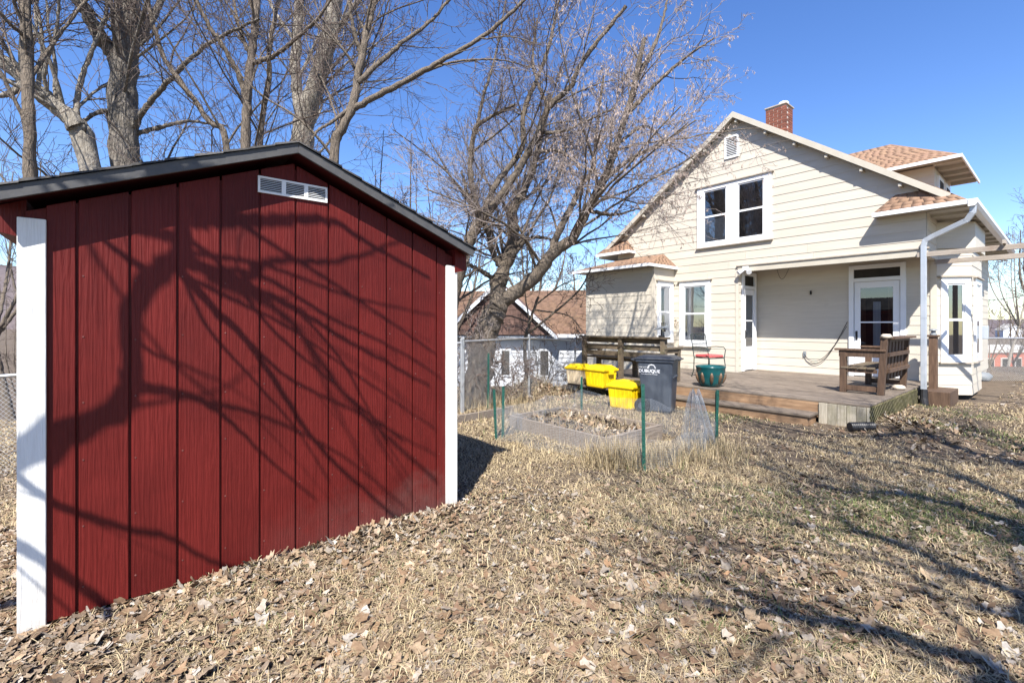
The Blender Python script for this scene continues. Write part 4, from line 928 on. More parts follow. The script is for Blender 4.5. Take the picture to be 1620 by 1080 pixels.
#TREES
# ------------------------------------------------------------------ trees
def catmull(pts,n):
    P_=np.array(pts,float)
    if len(P_)==2: return P_[0]+(P_[1]-P_[0])*np.linspace(0,1,n)[:,None]
    Q=np.vstack([2*P_[0]-P_[1],P_,2*P_[-1]-P_[-2]]); seg=len(P_)-1; out=[]
    for s_ in np.linspace(0,seg-1e-6,n):
        k=int(s_); t=s_-k; a,b,c,d=Q[k:k+4]
        out.append(.5*((2*b)+(-a+c)*t+(2*a-5*b+4*c-d)*t*t+(-a+3*b-3*c+d)*t**3))
    return np.array(out)
def tubes(Pn,Rn,sides):
    """Pn (B,N,3), Rn (B,N) -> verts, quads"""
    B,N,_=Pn.shape; T=np.gradient(Pn,axis=1); T/=np.linalg.norm(T,axis=2,keepdims=True)+1e-9
    m=T.mean(1); ref=np.zeros((B,3)); ref[np.arange(B),np.argmin(abs(m),axis=1)]=1
    A=np.cross(T,ref[:,None,:]); A/=np.linalg.norm(A,axis=2,keepdims=True)+1e-9; C_=np.cross(T,A)
    th=2*np.pi*np.arange(sides)/sides
    V_=Pn[:,:,None,:]+Rn[:,:,None,None]*(A[:,:,None,:]*np.cos(th)[None,None,:,None]+C_[:,:,None,:]*np.sin(th)[None,None,:,None])
    idx=np.arange(B*N*sides).reshape(B,N,sides); a=idx[:,:-1]; b=idx[:,1:]
    q_=np.stack([a,np.roll(a,-1,2),np.roll(b,-1,2),b],-1).reshape(-1,4)
    return V_.reshape(-1,3),q_
class Geo:
    def __init__(s): s.v=[];s.q=[];s.n=0
    def add(s,v,q_): s.v.append(v); s.q.append(q_+s.n); s.n+=len(v)
    def mesh(s,name,mat): return npmesh(name,np.concatenate(s.v),np.concatenate(s.q),mat=mat,smooth=True)
def sprout(Pn,Rn,r,per_m,umin,ang,lf,rf,N,wob,up,lmax=9,lmin=.1,droop=0,rmin=.0012,taper=.25,bias=None):
    B,K,_=Pn.shape; Ln=np.linalg.norm(np.diff(Pn,axis=1),axis=2).sum(1)
    cnt=r.poisson(np.maximum(Ln*per_m,.3)); par=np.repeat(np.arange(B),cnt); n=len(par)
    if n==0: return None
    u=umin+(1-umin)*r.random(n)**.85; f=u*(K-1); k=np.minimum(f.astype(int),K-2); t=(f-k)[:,None]
    p=Pn[par,k]*(1-t)+Pn[par,k+1]*t; T=Pn[par,k+1]-Pn[par,k]; T/=np.linalg.norm(T,axis=1,keepdims=True)+1e-9
    pr=Rn[par,k]*(1-t[:,0])+Rn[par,k+1]*t[:,0]
    a=r.normal(size=(n,3)); a-=(a*T).sum(1,keepdims=True)*T; a/=np.linalg.norm(a,axis=1,keepdims=True)+1e-9
    th=np.radians(r.normal(ang,11,n))[:,None]; d=T*np.cos(th)+a*np.sin(th); d[:,2]+=up
    if bias is not None: d+=np.array(bias)
    d/=np.linalg.norm(d,axis=1,keepdims=True)
    L_=np.clip(Ln[par]*lf*(.5+.8*r.random(n))*(1.15-.7*u),lmin,lmax)
    r0=np.clip(pr*rf*(.7+.5*r.random(n)),rmin,None); r0=np.minimum(r0,np.maximum(L_*.012,rmin))
    out=np.zeros((n,N,3)); out[:,0]=p; st=(L_/(N-1))[:,None]
    for j in range(1,N):
        d=d+r.normal(size=(n,3))*wob; d[:,2]+=up*.35-droop*j/N; d/=np.linalg.norm(d,axis=1,keepdims=True); out[:,j]=out[:,j-1]+d*st
    Rr=r0[:,None]*np.linspace(1,taper,N)[None,:]
    return out,np.maximum(Rr,rmin*.7)
def tree(name,label,limbs,seed,mat,twigmat,levels,base,group=None,samara=0,flare=1.0,rs=1.25):
    """limbs: (points, r0, r1); levels: dicts for sprout"""
    r=np.random.default_rng(seed); root=empty(name,tuple(float(x) for x in base)); tag(root,label,'tree',group or 'bare trees'); b=np.array(base,float)
    wood=Geo(); crown=Geo(); N0=44; Ps=[];Rs=[]
    for pts,r0,r1 in limbs:
        P_=catmull(pts,N0); jit=r.normal(size=(N0,3))*min(r0,.06)*.12; jit[0]=jit[-1]=0; P_=P_+jit
        rr=np.linspace(r0,r1,N0)*(1+.06*r.normal(size=N0)); Ps.append(P_);Rs.append(rr)
        if pts[0][2]<float(g(pts[0][0],pts[0][1]))+.3: rr[:4]*=np.array([1.5,1.28,1.14,1.05])*flare
    Pn=np.array(Ps);Rn=np.array(Rs); v,q_=tubes(Pn-b,Rn,14); cen=np.repeat((Pn-b).reshape(-1,3),14,0); v=cen+(v-cen)*(1+.055*r.normal(size=(len(v),1))); wood.add(v,q_)
    last=None; cur=(Pn,Rn)
    allc=[cur]
    for li,lv in enumerate(levels):
        src=allc[lv.get('src',-1)]
        lv2={k:v for k,v in lv.items() if k not in('sides','src','wood','also')}; lv2['rmin']=lv2.get('rmin',.0012)*rs
        res=sprout(src[0],src[1],r,N=lv2.pop('N',6),**lv2)
        if res is None: continue
        if 'also' in lv:  # also on an earlier level, sparser
            pass
        v,q_=tubes(res[0]-b,res[1],lv.get('sides',3)); (wood if lv.get('wood') else crown).add(v,q_); allc.append(res)
    link('trunk',wood.mesh('trunk',mat),root); link('crown',crown.mesh('crown',twigmat),root)
    if samara:
        Pn,Rn=allc[-1]; n=samara; bi=r.integers(0,len(Pn),n); p=Pn[bi,r.integers(2,Pn.shape[1],n)]; keep=p[:,0]>(p[:,1]-9)*.2+.8; p=p[keep]; n=len(p)
        d=np.stack([r.normal(0,.3,n),r.normal(0,.3,n),-np.abs(r.normal(1,.2,n))],-1); d/=np.linalg.norm(d,axis=1)[:,None]; s_=np.cross(d,r.normal(size=(n,3))); s_/=np.linalg.norm(s_,axis=1)[:,None]
        l=r.uniform(.035,.065,n)[:,None]; w_=l*.11
        vv=np.stack([p,p+d*l*.55+s_*w_,p+d*l,p+d*l*.5-s_*w_*.4],1); c=r.uniform(.7,1.15,n)[:,None,None]*np.array([1,.97,.95])[None,None,:]*np.ones((1,4,1))
        link('seed_keys',npmesh('seed_keys',vv.reshape(-1,3)-b,np.arange(4*n).reshape(-1,4),mat=M['samara'],col=c.reshape(-1,3)),root)['kind']='stuff'
    return root
def A(*pts): return [at(*p) for p in pts]
def lv(m1,m2,m3,m4=None,up=.12,big=1.0,wob=.12,l1=.42):
    L_=[dict(per_m=m1*2.0,umin=.15,ang=44,lf=l1,rf=.34,N=9,wob=wob,up=up,sides=6,wood=1,lmax=3.0*big,lmin=.6),
        dict(per_m=m2*1.7,umin=.1,ang=43,lf=.55,rf=.45,N=7,wob=wob+.03,up=up,sides=4,rmin=.0045,lmax=1.7*big,lmin=.25),
        dict(per_m=m3*1.8,umin=.08,ang=42,lf=.6,rf=.5,N=5,wob=wob+.06,up=up*.6,sides=3,lmax=.9*big,lmin=.14,rmin=.0032)]
    if m4: L_.append(dict(per_m=m4*1.4,umin=.1,ang=42,lf=.55,rf=.6,N=4,wob=wob+.08,up=0,sides=3,lmax=.5*big,lmin=.1,rmin=.0024))
    return L_
# foot(): a point on the ground below the first visible one
def foot(x,y,dx=0,dy=0): return np.array([x+dx,y+dy,float(g(x+dx,y+dy))-.1])
def trunk_pts(px0,py0,d,*rest):
    p=at(px0,py0,d); return [foot(p[0],p[1],-.05,.05),np.array([p[0]-.02,p[1]+.02,(p[2]+float(g(p[0],p[1])))*.5]),p]+[at(*q_) for q_ in rest]
# 1 slim straight trunk at far left
t=trunk_pts(48,262,6.6,(44,150,6.6),(40,0,6.7),(36,-160,6.8),(30,-330,7))
tree('bare_tree','slim straight bare tree, leftmost behind the shed roof',[(t,.085,.05),(A((44,130,6.6),(90,60,6.9),(150,-20,7.2),(230,-150,7.5)),.03,.012),(A((42,60,6.6),(0,20,6.3),(-60,-80,6))  ,.03,.012)],11,M['bark'],M['twig'],lv(.9,2.6,3.4,1.7),t[0])
# 2 stout furrowed trunk with dark left fork
t=trunk_pts(197,245,8.6,(194,150,8.6),(200,60,8.6),(203,-60,8.7),(210,-260,9))
tree('bare_tree','stout furrowed bare tree with a dark left fork behind the shed',[(t,.26,.17),(A((190,105,8.6),(160,60,8.4),(125,0,8.2),(80,-90,8),(30,-220,7.8)),.13,.06),(A((205,205,8.6),(235,165,8.4),(275,120,8.1),(330,70,7.8),(410,30,7.4)),.055,.02),(A((200,215,8.6),(260,200,8.9),(300,192,9),(360,200,9.2)),.05,.015),(A((200,90,8.6),(240,30,9),(280,-60,9.4),(300,-200,9.6)),.08,.03),(A((192,175,8.6),(150,180,8.3),(110,215,8.2)),.05,.02)],12,M['bark_furrow'],M['twig'],lv(.8,2.5,3.2,1.6),t[0],flare=1.1)
# 3 pale leaning limb, far left
t=[foot(-5.9,7.6),at(138,250,8.0),at(120,200,7.9),at(85,165,7.8),at(40,130,7.6),at(-20,70,7.4),at(-120,-40,7.2)]
tree('bare_tree','pale bare tree leaning left, between the slim trunk and the stout one',[(t,.17,.08),(A((118,200,7.9),(130,120,8.1),(165,30,8.3),(180,-80,8.5)),.05,.02),(A((85,165,7.8),(70,120,7.6),(90,40,7.5),(95,-60,7.4)),.035,.015),(A((40,130,7.6),(10,150,7.3),(-40,150,7)),.06,.02)],13,M['bark_pale'],M['twig'],lv(.9,2.5,3.2,1.6),t[0])
# 4 twin-stem dark tree, centre of shed roof
t=trunk_pts(388,225,7.6,(392,160,7.6),(396,100,7.6),(405,30,7.7),(407,-60,7.8),(420,-220,8))
tree('bare_tree','twin stemmed bare tree over the middle of the shed roof',[(t,.085,.045),(A((392,165,7.6),(378,120,7.5),(350,70,7.3),(330,40,7.2),(295,-30,7.0)),.05,.02),(trunk_pts(412,225,8.3,(425,130,8.3),(428,60,8.3),(445,-10,8.4),(480,-140,8.6)),.055,.03),(A((398,100,7.6),(430,90,7.4),(470,60,7.2),(510,20,7),(560,-60,6.8)),.04,.014),(trunk_pts(358,230,8,(330,190,8),(290,135,8),(260,90,8),(235,10,8),(205,-120,8.2)),.06,.03),(A((398,95,7.6),(375,30,7.8),(365,-60,8)),.035,.014)],14,M['bark'],M['twig'],lv(.9,2.5,3.2,1.6),t[0])
# 5 pale forked trunk behind the ridge
t=trunk_pts(478,222,10.5,(482,190,10.5),(498,140,10.4),(512,90,10.3),(525,30,10.3),(532,-60,10.3),(545,-260,10.5))
tree('bare_tree','pale thick bare tree forked just above the shed ridge',[(t,.26,.13),(A((478,185,10.5),(470,150,10.6),(468,80,10.7),(474,0,10.8),(478,-120,11),(470,-280,11)),.13,.08),(A((515,80,10.3),(545,30,10),(590,-30,9.8),(640,-120,9.6)),.07,.025),(A((470,70,10.7),(430,10,11),(400,-70,11.2)),.05,.02)],15,M['bark_pale'],M['twig'],lv(.7,2.5,3.2,1.5),t[0])
# 6 arching tree right of the ridge
t=trunk_pts(528,245,7.2,(540,205,7.2),(558,165,7.2),(568,110,7.2),(578,60,7.2),(590,10,7.3),(615,-90,7.4))
tree('bare_tree','arching bare tree right of the shed ridge with long limbs sweeping right',[(t,.085,.04),(A((560,172,7.2),(610,145,7.1),(660,118,7.0),(700,95,6.9),(760,60,6.8),(820,10,6.7),(880,-60,6.6)),.05,.02),(A((566,130,7.2),(600,100,7.3),(640,65,7.4),(690,25,7.5),(740,-40,7.6)),.045,.018),(A((572,90,7.2),(560,50,7.1),(552,0,7.0),(545,-80,7)),.035,.015),(A((556,168,7.2),(530,190,7.1),(505,205,7),(490,225,6.9)),.03,.014),(A((660,118,7.0),(720,98,7.2),(790,95,7.4),(850,110,7.6)),.022,.008)],16,M['bark'],M['twig'],lv(1.1,2.7,3.4,1.7),t[0])
# 7 tree rising from behind the right shed corner, fanning above
t=[foot(-1.35,8.9),at(712,500,8.8),at(728,430,8.7),at(743,380,8.6),at(760,348,8.6)]
tree('bare_tree','bare tree leaning from behind the right shed corner, fanning into three stems',[(t,.12,.10),(A((760,348,8.6),(748,300,8.6),(744,250,8.6),(752,205,8.5),(768,190,8.4),(790,178,8.3),(815,165,8.2)),.065,.02),(A((752,212,8.5),(765,150,8.6),(775,120,8.7),(790,60,8.8),(800,0,9)),.035,.012),(A((762,346,8.6),(785,290,8.6),(825,235,8.6),(828,180,8.6),(850,125,8.6),(868,75,8.6),(880,20,8.7),(900,-60,8.8)),.062,.02),(A((764,345,8.6),(800,300,8.5),(830,250,8.4),(850,215,8.3),(868,170,8.2),(900,140,8.1),(920,100,8.0),(950,60,7.9),(990,10,7.8)),.075,.03),(A((850,210,8.4),(890,208,8.2),(930,190,8.0),(975,170,7.8)),.035,.012),(A((868,172,8.2),(850,130,8.4),(843,90,8.6),(850,30,8.8)),.035,.014),(A((835,245,8.4),(880,238,8.2),(920,262,8.0),(960,280,7.9)),.03,.01),(A((748,240,8.6),(800,200,8.8),(840,165,9)),.025,.008)],17,M['bark'],M['twig'],lv(1.7,3.2,4.4,3.6,l1=.55,wob=.14),t[0])
# 8 big box elder in the middle
A8=lambda *p:[at(x,y,d+.55) for x,y,d in p]
t=[foot(-.64,9.0)]+A8((752,640,8.4),(762,560,8.5),(775,510,8.6),(790,482,8.7))
tree('bare_tree','big leaning box elder between shed and house with dry seed keys',[(t,.30,.20),(A8((786,486,8.7),(790,445,8.7),(797,425,8.7),(812,385,8.7),(811,335,8.8),(830,300,9),(850,240,9.2),(870,150,9.4)),.165,.05),(A8((797,425,8.7),(780,400,8.6),(770,365,8.5),(745,320,8.4),(730,270,8.3)),.08,.02),
 (A8((792,478,8.7),(825,455,8.6),(850,433,8.5),(875,400,8.4),(905,378,8.3),(928,335,8.2),(955,285,8.0),(975,230,7.8),(1000,150,7.6),(1020,60,7.4)),.15,.035),(A8((872,402,8.4),(882,370,8.4),(905,325,8.4),(920,292,8.4),(938,265,8.4),(945,200,8.4),(955,120,8.3)),.075,.02),
 (A8((930,333,8.2),(970,340,8.0),(1010,330,7.8)),.04,.012),(A8((955,285,8.0),(1000,250,7.7),(1050,225,7.5),(1100,190,7.3)),.045,.012),(A8((985,190,7.7),(1030,140,7.5),(1080,95,7.3),(1130,60,7.1)),.045,.012),(A8((812,385,8.7),(850,375,8.9),(880,382,9.1)),.05,.015),(A8((1005,130,7.6),(1040,60,7.6),(1060,-20,7.6)),.04,.015),(A8((975,230,7.8),(1020,200,7.9),(1060,230,8.3),(1110,260,8.9)),.03,.008),(A8((780,440,8.7),(755,425,8.4),(735,415,8.2),(715,405,8)),.05,.02)],
 18,M['bark'],M['twig_pale'],lv(1.9,3.0,4.0,3.2,up=.06,l1=.6,wob=.15),t[0],samara=45000,flare=1.15)
# 9 sapling with tangled vine in front of the neighbour
t=[foot(.30,10.6),at(834,600,10.7),at(830,545,10.6),at(838,510,10.5),at(852,470,10.4)]
tree('bare_sapling','crooked bare sapling with a tangle of vines in front of the white house',[(t,.05,.03),(A((832,530,10.6),(870,500,10.2),(915,460,9.8),(935,425,9.6)),.03,.012),(A((838,510,10.5),(800,500,10.4),(760,520,10.3)),.02,.008),(A((845,490,10.5),(900,500,10.4),(925,530,10.4)),.02,.006),(A((838,512,10.5),(830,450,10.4),(840,400,10.3)),.018,.006),(A((850,480,10.4),(890,450,10.2),(920,440,10)),.02,.006)],19,M['bark'],M['twig'],lv(3.0,3.4,3.8,2.2,up=-.02,wob=.24,l1=.45,big=.5),t[0],rs=1.35)
for k_,(bx_,by_,lab) in enumerate(((-.25,8.75,'tangle of bare brush at the foot of the big tree'),(.75,11.0,'bare brush in front of the white house, right of the sapling'),(-1.15,8.7,'bare brush between the shed corner and the big tree'))):
    b_=np.array([bx_,by_,float(g(bx_,by_))]); rb=np.random.default_rng(70+k_); L_=[]
    for j_ in range(9): a_=rb.random()*6.28; e_=b_+np.array([math.cos(a_)*rb.uniform(.2,.7),math.sin(a_)*rb.uniform(.1,.4),rb.uniform(.5,1.3)]); L_.append(([b_+np.array([rb.normal(0,.15),rb.normal(0,.1),-.05]),b_*.5+e_*.5+rb.normal(0,.1,3),e_],.012,.005))
    tree('bare_bush',lab,L_,70+k_,M['twig'],M['twig'],lv(2.2,3.0,4,None,up=0,wob=.25),b_,'bushes by the fence',rs=1.5)
# 10 fine brushy trees further back, each its own distance
def generic(seed,H,fork=.3,r=.11):
    rr=np.random.default_rng(seed); base=np.array([0,0,-.1]); top=np.array([rr.normal(0,.4),rr.normal(0,.4),H*fork]); limbs=[([base,base*.5+top*.5+rr.normal(0,.05,3),top],r,r*.75)]
    for k in range(6):
        a=2*math.pi*k/6+rr.normal(0,.3); s_=rr.uniform(.15,.45); e=top+np.array([math.cos(a)*s_*H*.55,math.sin(a)*s_*H*.55,H*(1-fork)*rr.uniform(.7,1)]); mid=top*.55+e*.45+np.array([math.cos(a),math.sin(a),0])*.06*H
        limbs.append(([top,mid,e],r*.6,r*.12))
    return limbs
def placed(seed,H,px_,d,label,group,m4=2.6,mat='bark',r=.11,fork=.3,yy=None):
    x_=(px_-CX)/F*d; b=np.array([x_,d,float(g(x_,d))]); L_=[([p+b for p in pts],a,c) for pts,a,c in generic(seed,H,fork,r)]
    return tree('bare_tree',label,L_,seed,M[mat],M['twig'],lv(.7,1.5,2.1,m4*.7,big=1.2),b,group,rs=max(1.2,min(d/8,2.6)))
placed(31,7.5,645,13,'fine brushy bare tree in the gap right of the shed roof','trees beyond the fence',r=.07,fork=.25)
placed(32,6.8,690,15.5,'slender grey bare tree seen low between shed roof and box elder','trees beyond the fence',r=.06,fork=.2)
placed(33,9.5,840,24,'far bare tree behind the brown gable','trees beyond the fence',r=.13)
placed(34,9,560,21,'far bare tree behind the shed ridge','trees beyond the fence',r=.12)
placed(35,9,260,17,'far bare tree behind the stout trunk','trees beyond the fence',r=.12)
placed(36,8,20,14,'bare tree beyond the fence at the left edge','trees beyond the fence',r=.1)
placed(46,2.8,14,9.5,'bare bush beyond the fence at the left edge','bushes on the left',r=.03,fork=.08)
placed(47,3.2,-25,11,'bare bush partly cut off by the left edge','bushes on the left',r=.03,fork=.08)
placed(37,11.0,1655,26,'bare tree reaching in from the right edge above the pergola beams','trees on the right',r=.16,fork=.28)
placed(38,6.2,1592,19,'thin pale bare tree right of the house above the gate','trees on the right',r=.05,mat='bark_pale',fork=.3)
placed(43,2.6,1575,14.5,'low bare bush behind the gate at the path end','bushes on the right',r=.03,fork=.08)
placed(44,3.0,1612,15.5,'taller bare bush behind the gate at the right edge','bushes on the right',r=.035,fork=.08)
placed(45,2.4,1640,14,'bare bush at the right edge beyond the path','bushes on the right',r=.03,fork=.08)
placed(39,6,1606,30,'small bare tree in front of the brick building','trees on the right',r=.06)
placed(40,9,930,30,'far bare tree behind the left corner of the house','trees beyond the fence',r=.12)
placed(41,8,420,24,'far bare tree behind the twin stemmed one','trees beyond the fence',r=.12)
placed(42,8.5,110,22,'far bare tree behind the slim left trunk','trees beyond the fence',r=.12)
# trees beside and behind the photographer: they throw the shadows on shed, lawn and house
sv=np.array([.15,1,-1.18])
def shw(x,y,k):    # the limb that shades the shed wall at photo point x,y stands k metres up-sun
    ray=np.array([(x-CX)/F,1.,(HY-y)/F]); sn=np.array([.6283,-.778]); k0=(np.array([-2.162,2.31])@sn)/(ray[:2]@sn); p=np.array([0,0,CZ])+ray*k0; k=max(k-.55,(p[1]+CZ-p[2])/2.18+.08)
    return p-sv*k
main=[shw(-60,800,2.00),shw(60,715,2.00),shw(120,680,2.00),shw(190,640,2.00),shw(206,600,2.00),shw(206,530,2.00),shw(214,475,2.02),shw(245,440,2.05),shw(278,420,2.05),shw(290,385,2.05),shw(289,330,2.05),shw(296,250,2.10),shw(310,150,2.20)]
base=np.array([-4.4,-1.2,-.1]); t=[base,np.array([-4.2,-1.1,1.6]),np.array([-3.9,-.9,3.0]),main[0]]
def sh(k,*pp): return [shw(x,y,k) for x,y in pp]
lm=[(t,.09,.04),(main,.036,.027),
 (sh(2.00,(206,612),(270,620),(320,634),(370,672),(420,722),(500,790)),.018,.006),
 (sh(2.05,(290,350),(340,347),(420,350),(470,346),(530,352),(600,395),(680,440)),.027,.008),
 (sh(2.05,(288,378),(240,368),(150,352),(60,330)),.02,.008),
 (sh(2.00,(292,415),(330,425),(385,448),(470,490),(560,545),(680,610)),.022,.008),
 (sh(2.00,(385,447),(412,420),(450,412),(540,412),(640,380)),.018,.006),
 (sh(2.00,(282,425),(340,490),(385,532),(440,610),(500,700),(560,760),(640,830)),.022,.010),
 (sh(2.00,(250,438),(190,400),(140,358),(70,300)),.016,.007),
 (sh(2.20,(300,380),(350,420),(430,520),(520,600),(640,700)),.014,.006),
 (sh(2.30,(300,300),(420,380),(560,470),(690,560)),.014,.006),
 (sh(2.00,(-60,740),(40,765),(90,797),(200,836),(270,850),(340,890),(420,910)),.02,.009),
 (sh(1.90,(-80,800),(40,868),(110,915),(175,962),(230,1010)),.026,.018),
 (sh(2.00,(285,432),(360,470),(460,520),(560,590),(690,680)),.011,.005),(sh(2.1,(290,440),(330,520),(400,600),(470,680),(520,760)),.011,.005),(sh(2.0,(330,425),(420,440),(520,500),(640,560),(700,600)),.012,.005),(sh(2.05,(385,532),(460,600),(560,650),(690,720)),.011,.005),(sh(2.1,(470,490),(540,570),(600,680),(650,760)),.010,.004),(sh(2.0,(300,400),(420,420),(560,470),(690,500)),.010,.004),(sh(2.0,(320,634),(420,660),(540,720),(640,800)),.011,.005),(sh(2.9,(120,350),(180,450),(260,560),(350,640)),.012,.006),(sh(3.30,(330,440),(450,500),(560,640),(690,760)),.022,.012)]
tree('bare_tree','bare tree left of the viewpoint whose crooked limb shades the shed wall',lm,51,M['bark'],M['twig'],[dict(per_m=1.3,umin=.1,ang=35,lf=.45,rf=.5,N=7,wob=.1,up=0,sides=4,lmax=1.0,lmin=.25,bias=(.2,-.1,.1)),dict(per_m=2.2,umin=.1,ang=40,lf=.5,rf=.5,N=5,wob=.12,up=0,sides=3,lmax=.7,lmin=.15)],base,'trees around the viewpoint')
def overhead(seed,x,y,H,label,r=.2,fork=.35,m=(1.0,1.5,1.6)):
    b=np.array([x,y,0.]); L_=[([p+b for p in pts],a,c) for pts,a,c in generic(seed,H,fork,r)]
    tree('bare_tree',label,L_,seed,M['bark'],M['twig'],lv(*m,None,big=1.3),b,'trees around the viewpoint')
def gsh(x,y,h): p=hor0(x,y); return p-sv*(h/1.18)
def hor0(x,y): k=CZ/((y-HY)/F); return np.array([(x-CX)/F*k,k,0.])
b=np.array([8.6,-2.2,-.1]); top=np.array([8.3,-1.9,3.6]); tt=[b,np.array([8.5,-2.1,1.8]),top]
lm=[(tt,.24,.17)]
for h,r0,pp in ((5.2,.085,((1700,745),(1540,715),(1450,690),(1300,688),(1150,655))),(5.6,.075,((1720,830),(1600,785),(1480,745),(1330,715),(1200,685),(1100,660))),(5.0,.075,((1720,880),(1600,830),(1450,785),(1300,768),(1150,715))),(5.6,.06,((1720,740),(1600,700),(1500,668),(1430,650))),(4.6,.07,((1720,1010),(1620,950),(1500,900),(1380,850),(1240,830))),(4.4,.07,((1720,1120),(1560,1060),(1400,1005),(1250,975),(1020,940)))):
    r0*=1.35; q_=[gsh(x,y,h) for x,y in pp]; mid=top*.5+q_[0]*.5+np.array([0,0,.3]); lm.append(([top,mid]+q_,r0,.014))
tree('bare_tree','tall spreading bare tree standing right of the viewpoint, shading the lawn',lm,61,M['bark'],M['twig'],lv(1.3,1.8,1.8,None,big=.8),b,'trees around the viewpoint')
overhead(63,3.2,-8.0,13,'tall bare tree behind the viewpoint',r=.22,fork=.4,m=(.8,1.1,1.0))

# ------------------------------------------------------------------ leaf litter, grass, dead stalks
LR=np.random.default_rng(99)
def inside(x,y):
    """true where ground is covered by shed, deck or house"""
    su=(x+2.162)*.778+(y-2.31)*.6283; sn=(x+2.162)*.6283-(y-2.31)*.778
    a=(su>-.2)&(su<2.2)&(sn<-.0)&(sn>-2.5)
    t=(x-5.455)*.6386-(y-11.2)*.7695; n=-(x-5.455)*.7695-(y-11.2)*.6386
    b=(t>-2.1)&(t<3.31)&(n<3.34)&(n>-10); c=(t>-2.1)&(t<2.66)&(n<3.64)&(n>3); d=(t>-4)&(t<4.2)&(n<-1.0)&(n>-10)
    return a|b|c|d
def visible(n,dmin,dmax,pw):
    """random ground points inside a widened view wedge, density falling with distance"""
    d=dmin*(dmax/dmin)**(LR.random(n)**pw); x=(LR.random(n)*2-1)*1.25*d; return x,d
def leaf_shapes():
    out=[]
    for s_ in range(14):
        r=np.random.default_rng(s_); k=[]; n=13
        for j in range(n):
            th=2*math.pi*j/n; lob=.55+.45*abs(math.cos(2.5*(th)))**.7 if s_%7<4 else .62+.25*math.cos(th)**2
            k.append((lob*math.cos(th)*(.9 if s_%7<4 else 1.0)*r.uniform(.6,1.15),lob*math.sin(th)*(.8 if s_%7<4 else .55)*r.uniform(.6,1.15)))
        k=np.array(k); curl=r.uniform(-.8,1.2); z=curl*(k[:,1]**2)*.7+r.uniform(-.4,.7)*(k[:,0]**2)*.5+r.normal(0,.11,n)
        v=np.vstack([[0,0,-.02],np.column_stack([k,z])]); out.append(v)
    return out
LS=leaf_shapes(); LTRI=np.array([(0,1+j,1+(j+1)%13) for j in range(13)])
PAL=np.array([(.40,.31,.22),(.34,.24,.155),(.26,.17,.10),(.46,.40,.33),(.48,.44,.39),(.23,.145,.09),(.34,.26,.19),(.42,.31,.20),(.33,.20,.11)]); PW=np.array([.20,.17,.13,.12,.05,.13,.14,.05,.01])
def leafpatch(x,y,size,lift=.002,tilt=.2,zo=0,bright=1.0):
    ok=~inside(x,y); x=x[ok];y=y[ok];size=size[ok]; n=len(x); z=g(x,y)+zo; V_=[];T=[];C_=[]; off=0
    kind=LR.integers(0,14,n)
    for s_ in range(14):
        m=kind==s_; c=m.sum()
        if not c: continue
        a=LR.random(c)*2*math.pi; tx=LR.normal(0,tilt,c); ty=LR.normal(0,tilt,c); b=LS[s_]*1.0
        P_=b[None]*size[m][:,None,None]*np.array([1,1,1])[None,None]*.5
        P_=P_*np.stack([np.ones(c),LR.uniform(.7,1.1,c),LR.uniform(.4,1.3,c)],-1)[:,None,:]
        ca,sa=np.cos(a)[:,None],np.sin(a)[:,None]; X_=P_[:,:,0]*ca-P_[:,:,1]*sa; Y_=P_[:,:,0]*sa+P_[:,:,1]*ca; Z_=P_[:,:,2]+X_*np.tan(np.clip(tx,-.8,.8))[:,None]+Y_*np.tan(np.clip(ty,-.8,.8))[:,None]
        Z_=Z_-np.minimum(Z_.min(1),0)[:,None]*.85
        P_=np.stack([X_+x[m][:,None],Y_+y[m][:,None],Z_+(z[m]+lift+LR.random(c)*.012)[:,None]],-1)
        col=PAL[LR.choice(len(PAL),c,p=PW/PW.sum())]*.86*bright*LR.uniform(.5,1.2,c)[:,None]
        V_.append(P_.reshape(-1,3)); T.append((LTRI[None]+14*np.arange(c)[:,None,None]).reshape(-1,3)+off); off+=14*c; C_.append(np.repeat(col,14,0))
    return np.concatenate(V_),np.concatenate(T),np.concatenate(C_)
# density of litter: thick at the left and right foreground and along the shed foot
def litter_w(x,y):
    su=(x+2.162)*.778+(y-2.31)*.6283; sn=(x+2.162)*.6283-(y-2.31)*.778
    w_=.30+.85*sstep(4.6,2.3,y)+.7*np.exp(-((sn-.15)/.3)**2)*(su<2.4)+.55*sstep(1.0,4,x)*sstep(6.5,4,y)+.8*sstep(-1.9,-2.6,x)+.35*sstep(6,7.5,y)
    w_*=.35+1.1*vnoise(x*1.6,y*1.6,11); return w_
x,y=visible(120000,1.2,14,.8); keep=LR.random(len(x))<litter_w(x,y)*.62; x=x[keep];y=y[keep]
size=np.clip(LR.lognormal(math.log(.041),.44,len(x)),.014,.095)
print('leaves',len(x))
# the 300 largest, nearest leaves are single leaves; the rest is one sheet of litter
px_=size/y; vis=(np.abs(x/y)<1.08)&(y>1.95)&~inside(x,y); order=np.argsort(-np.where(vis,px_,0))[:300]; rest=np.setdiff1d(np.arange(len(x)),order)
lm_=[]
for k in range(24):
    v,t_,c=leafpatch(np.array([-1.0]),np.array([.5]),np.array([.1])); v=v-np.array([-1.0,.5,float(g(-1.,.5))])
    lm_.append(npmesh('leaf',v,tris=t_,mat=M['leaf'],col=c))
for j,k in enumerate(order):
    o=link('leaf',lm_[j%24],GROUND); o.location=(x[k],y[k],float(g(x[k],y[k]))+.008); s_=size[k]/.1; o.scale=(s_,s_,s_); o.rotation_euler=(LR.normal(0,.15),LR.normal(0,.15),LR.random()*6.28)
v,t_,c=leafpatch(x[rest],y[rest],size[rest]); tag(link('leaf_litter',npmesh('leaf_litter',v,tris=t_,mat=M['leaf'],col=c)),'dry brown and grey leaves strewn over the lawn','leaves',kind='stuff')
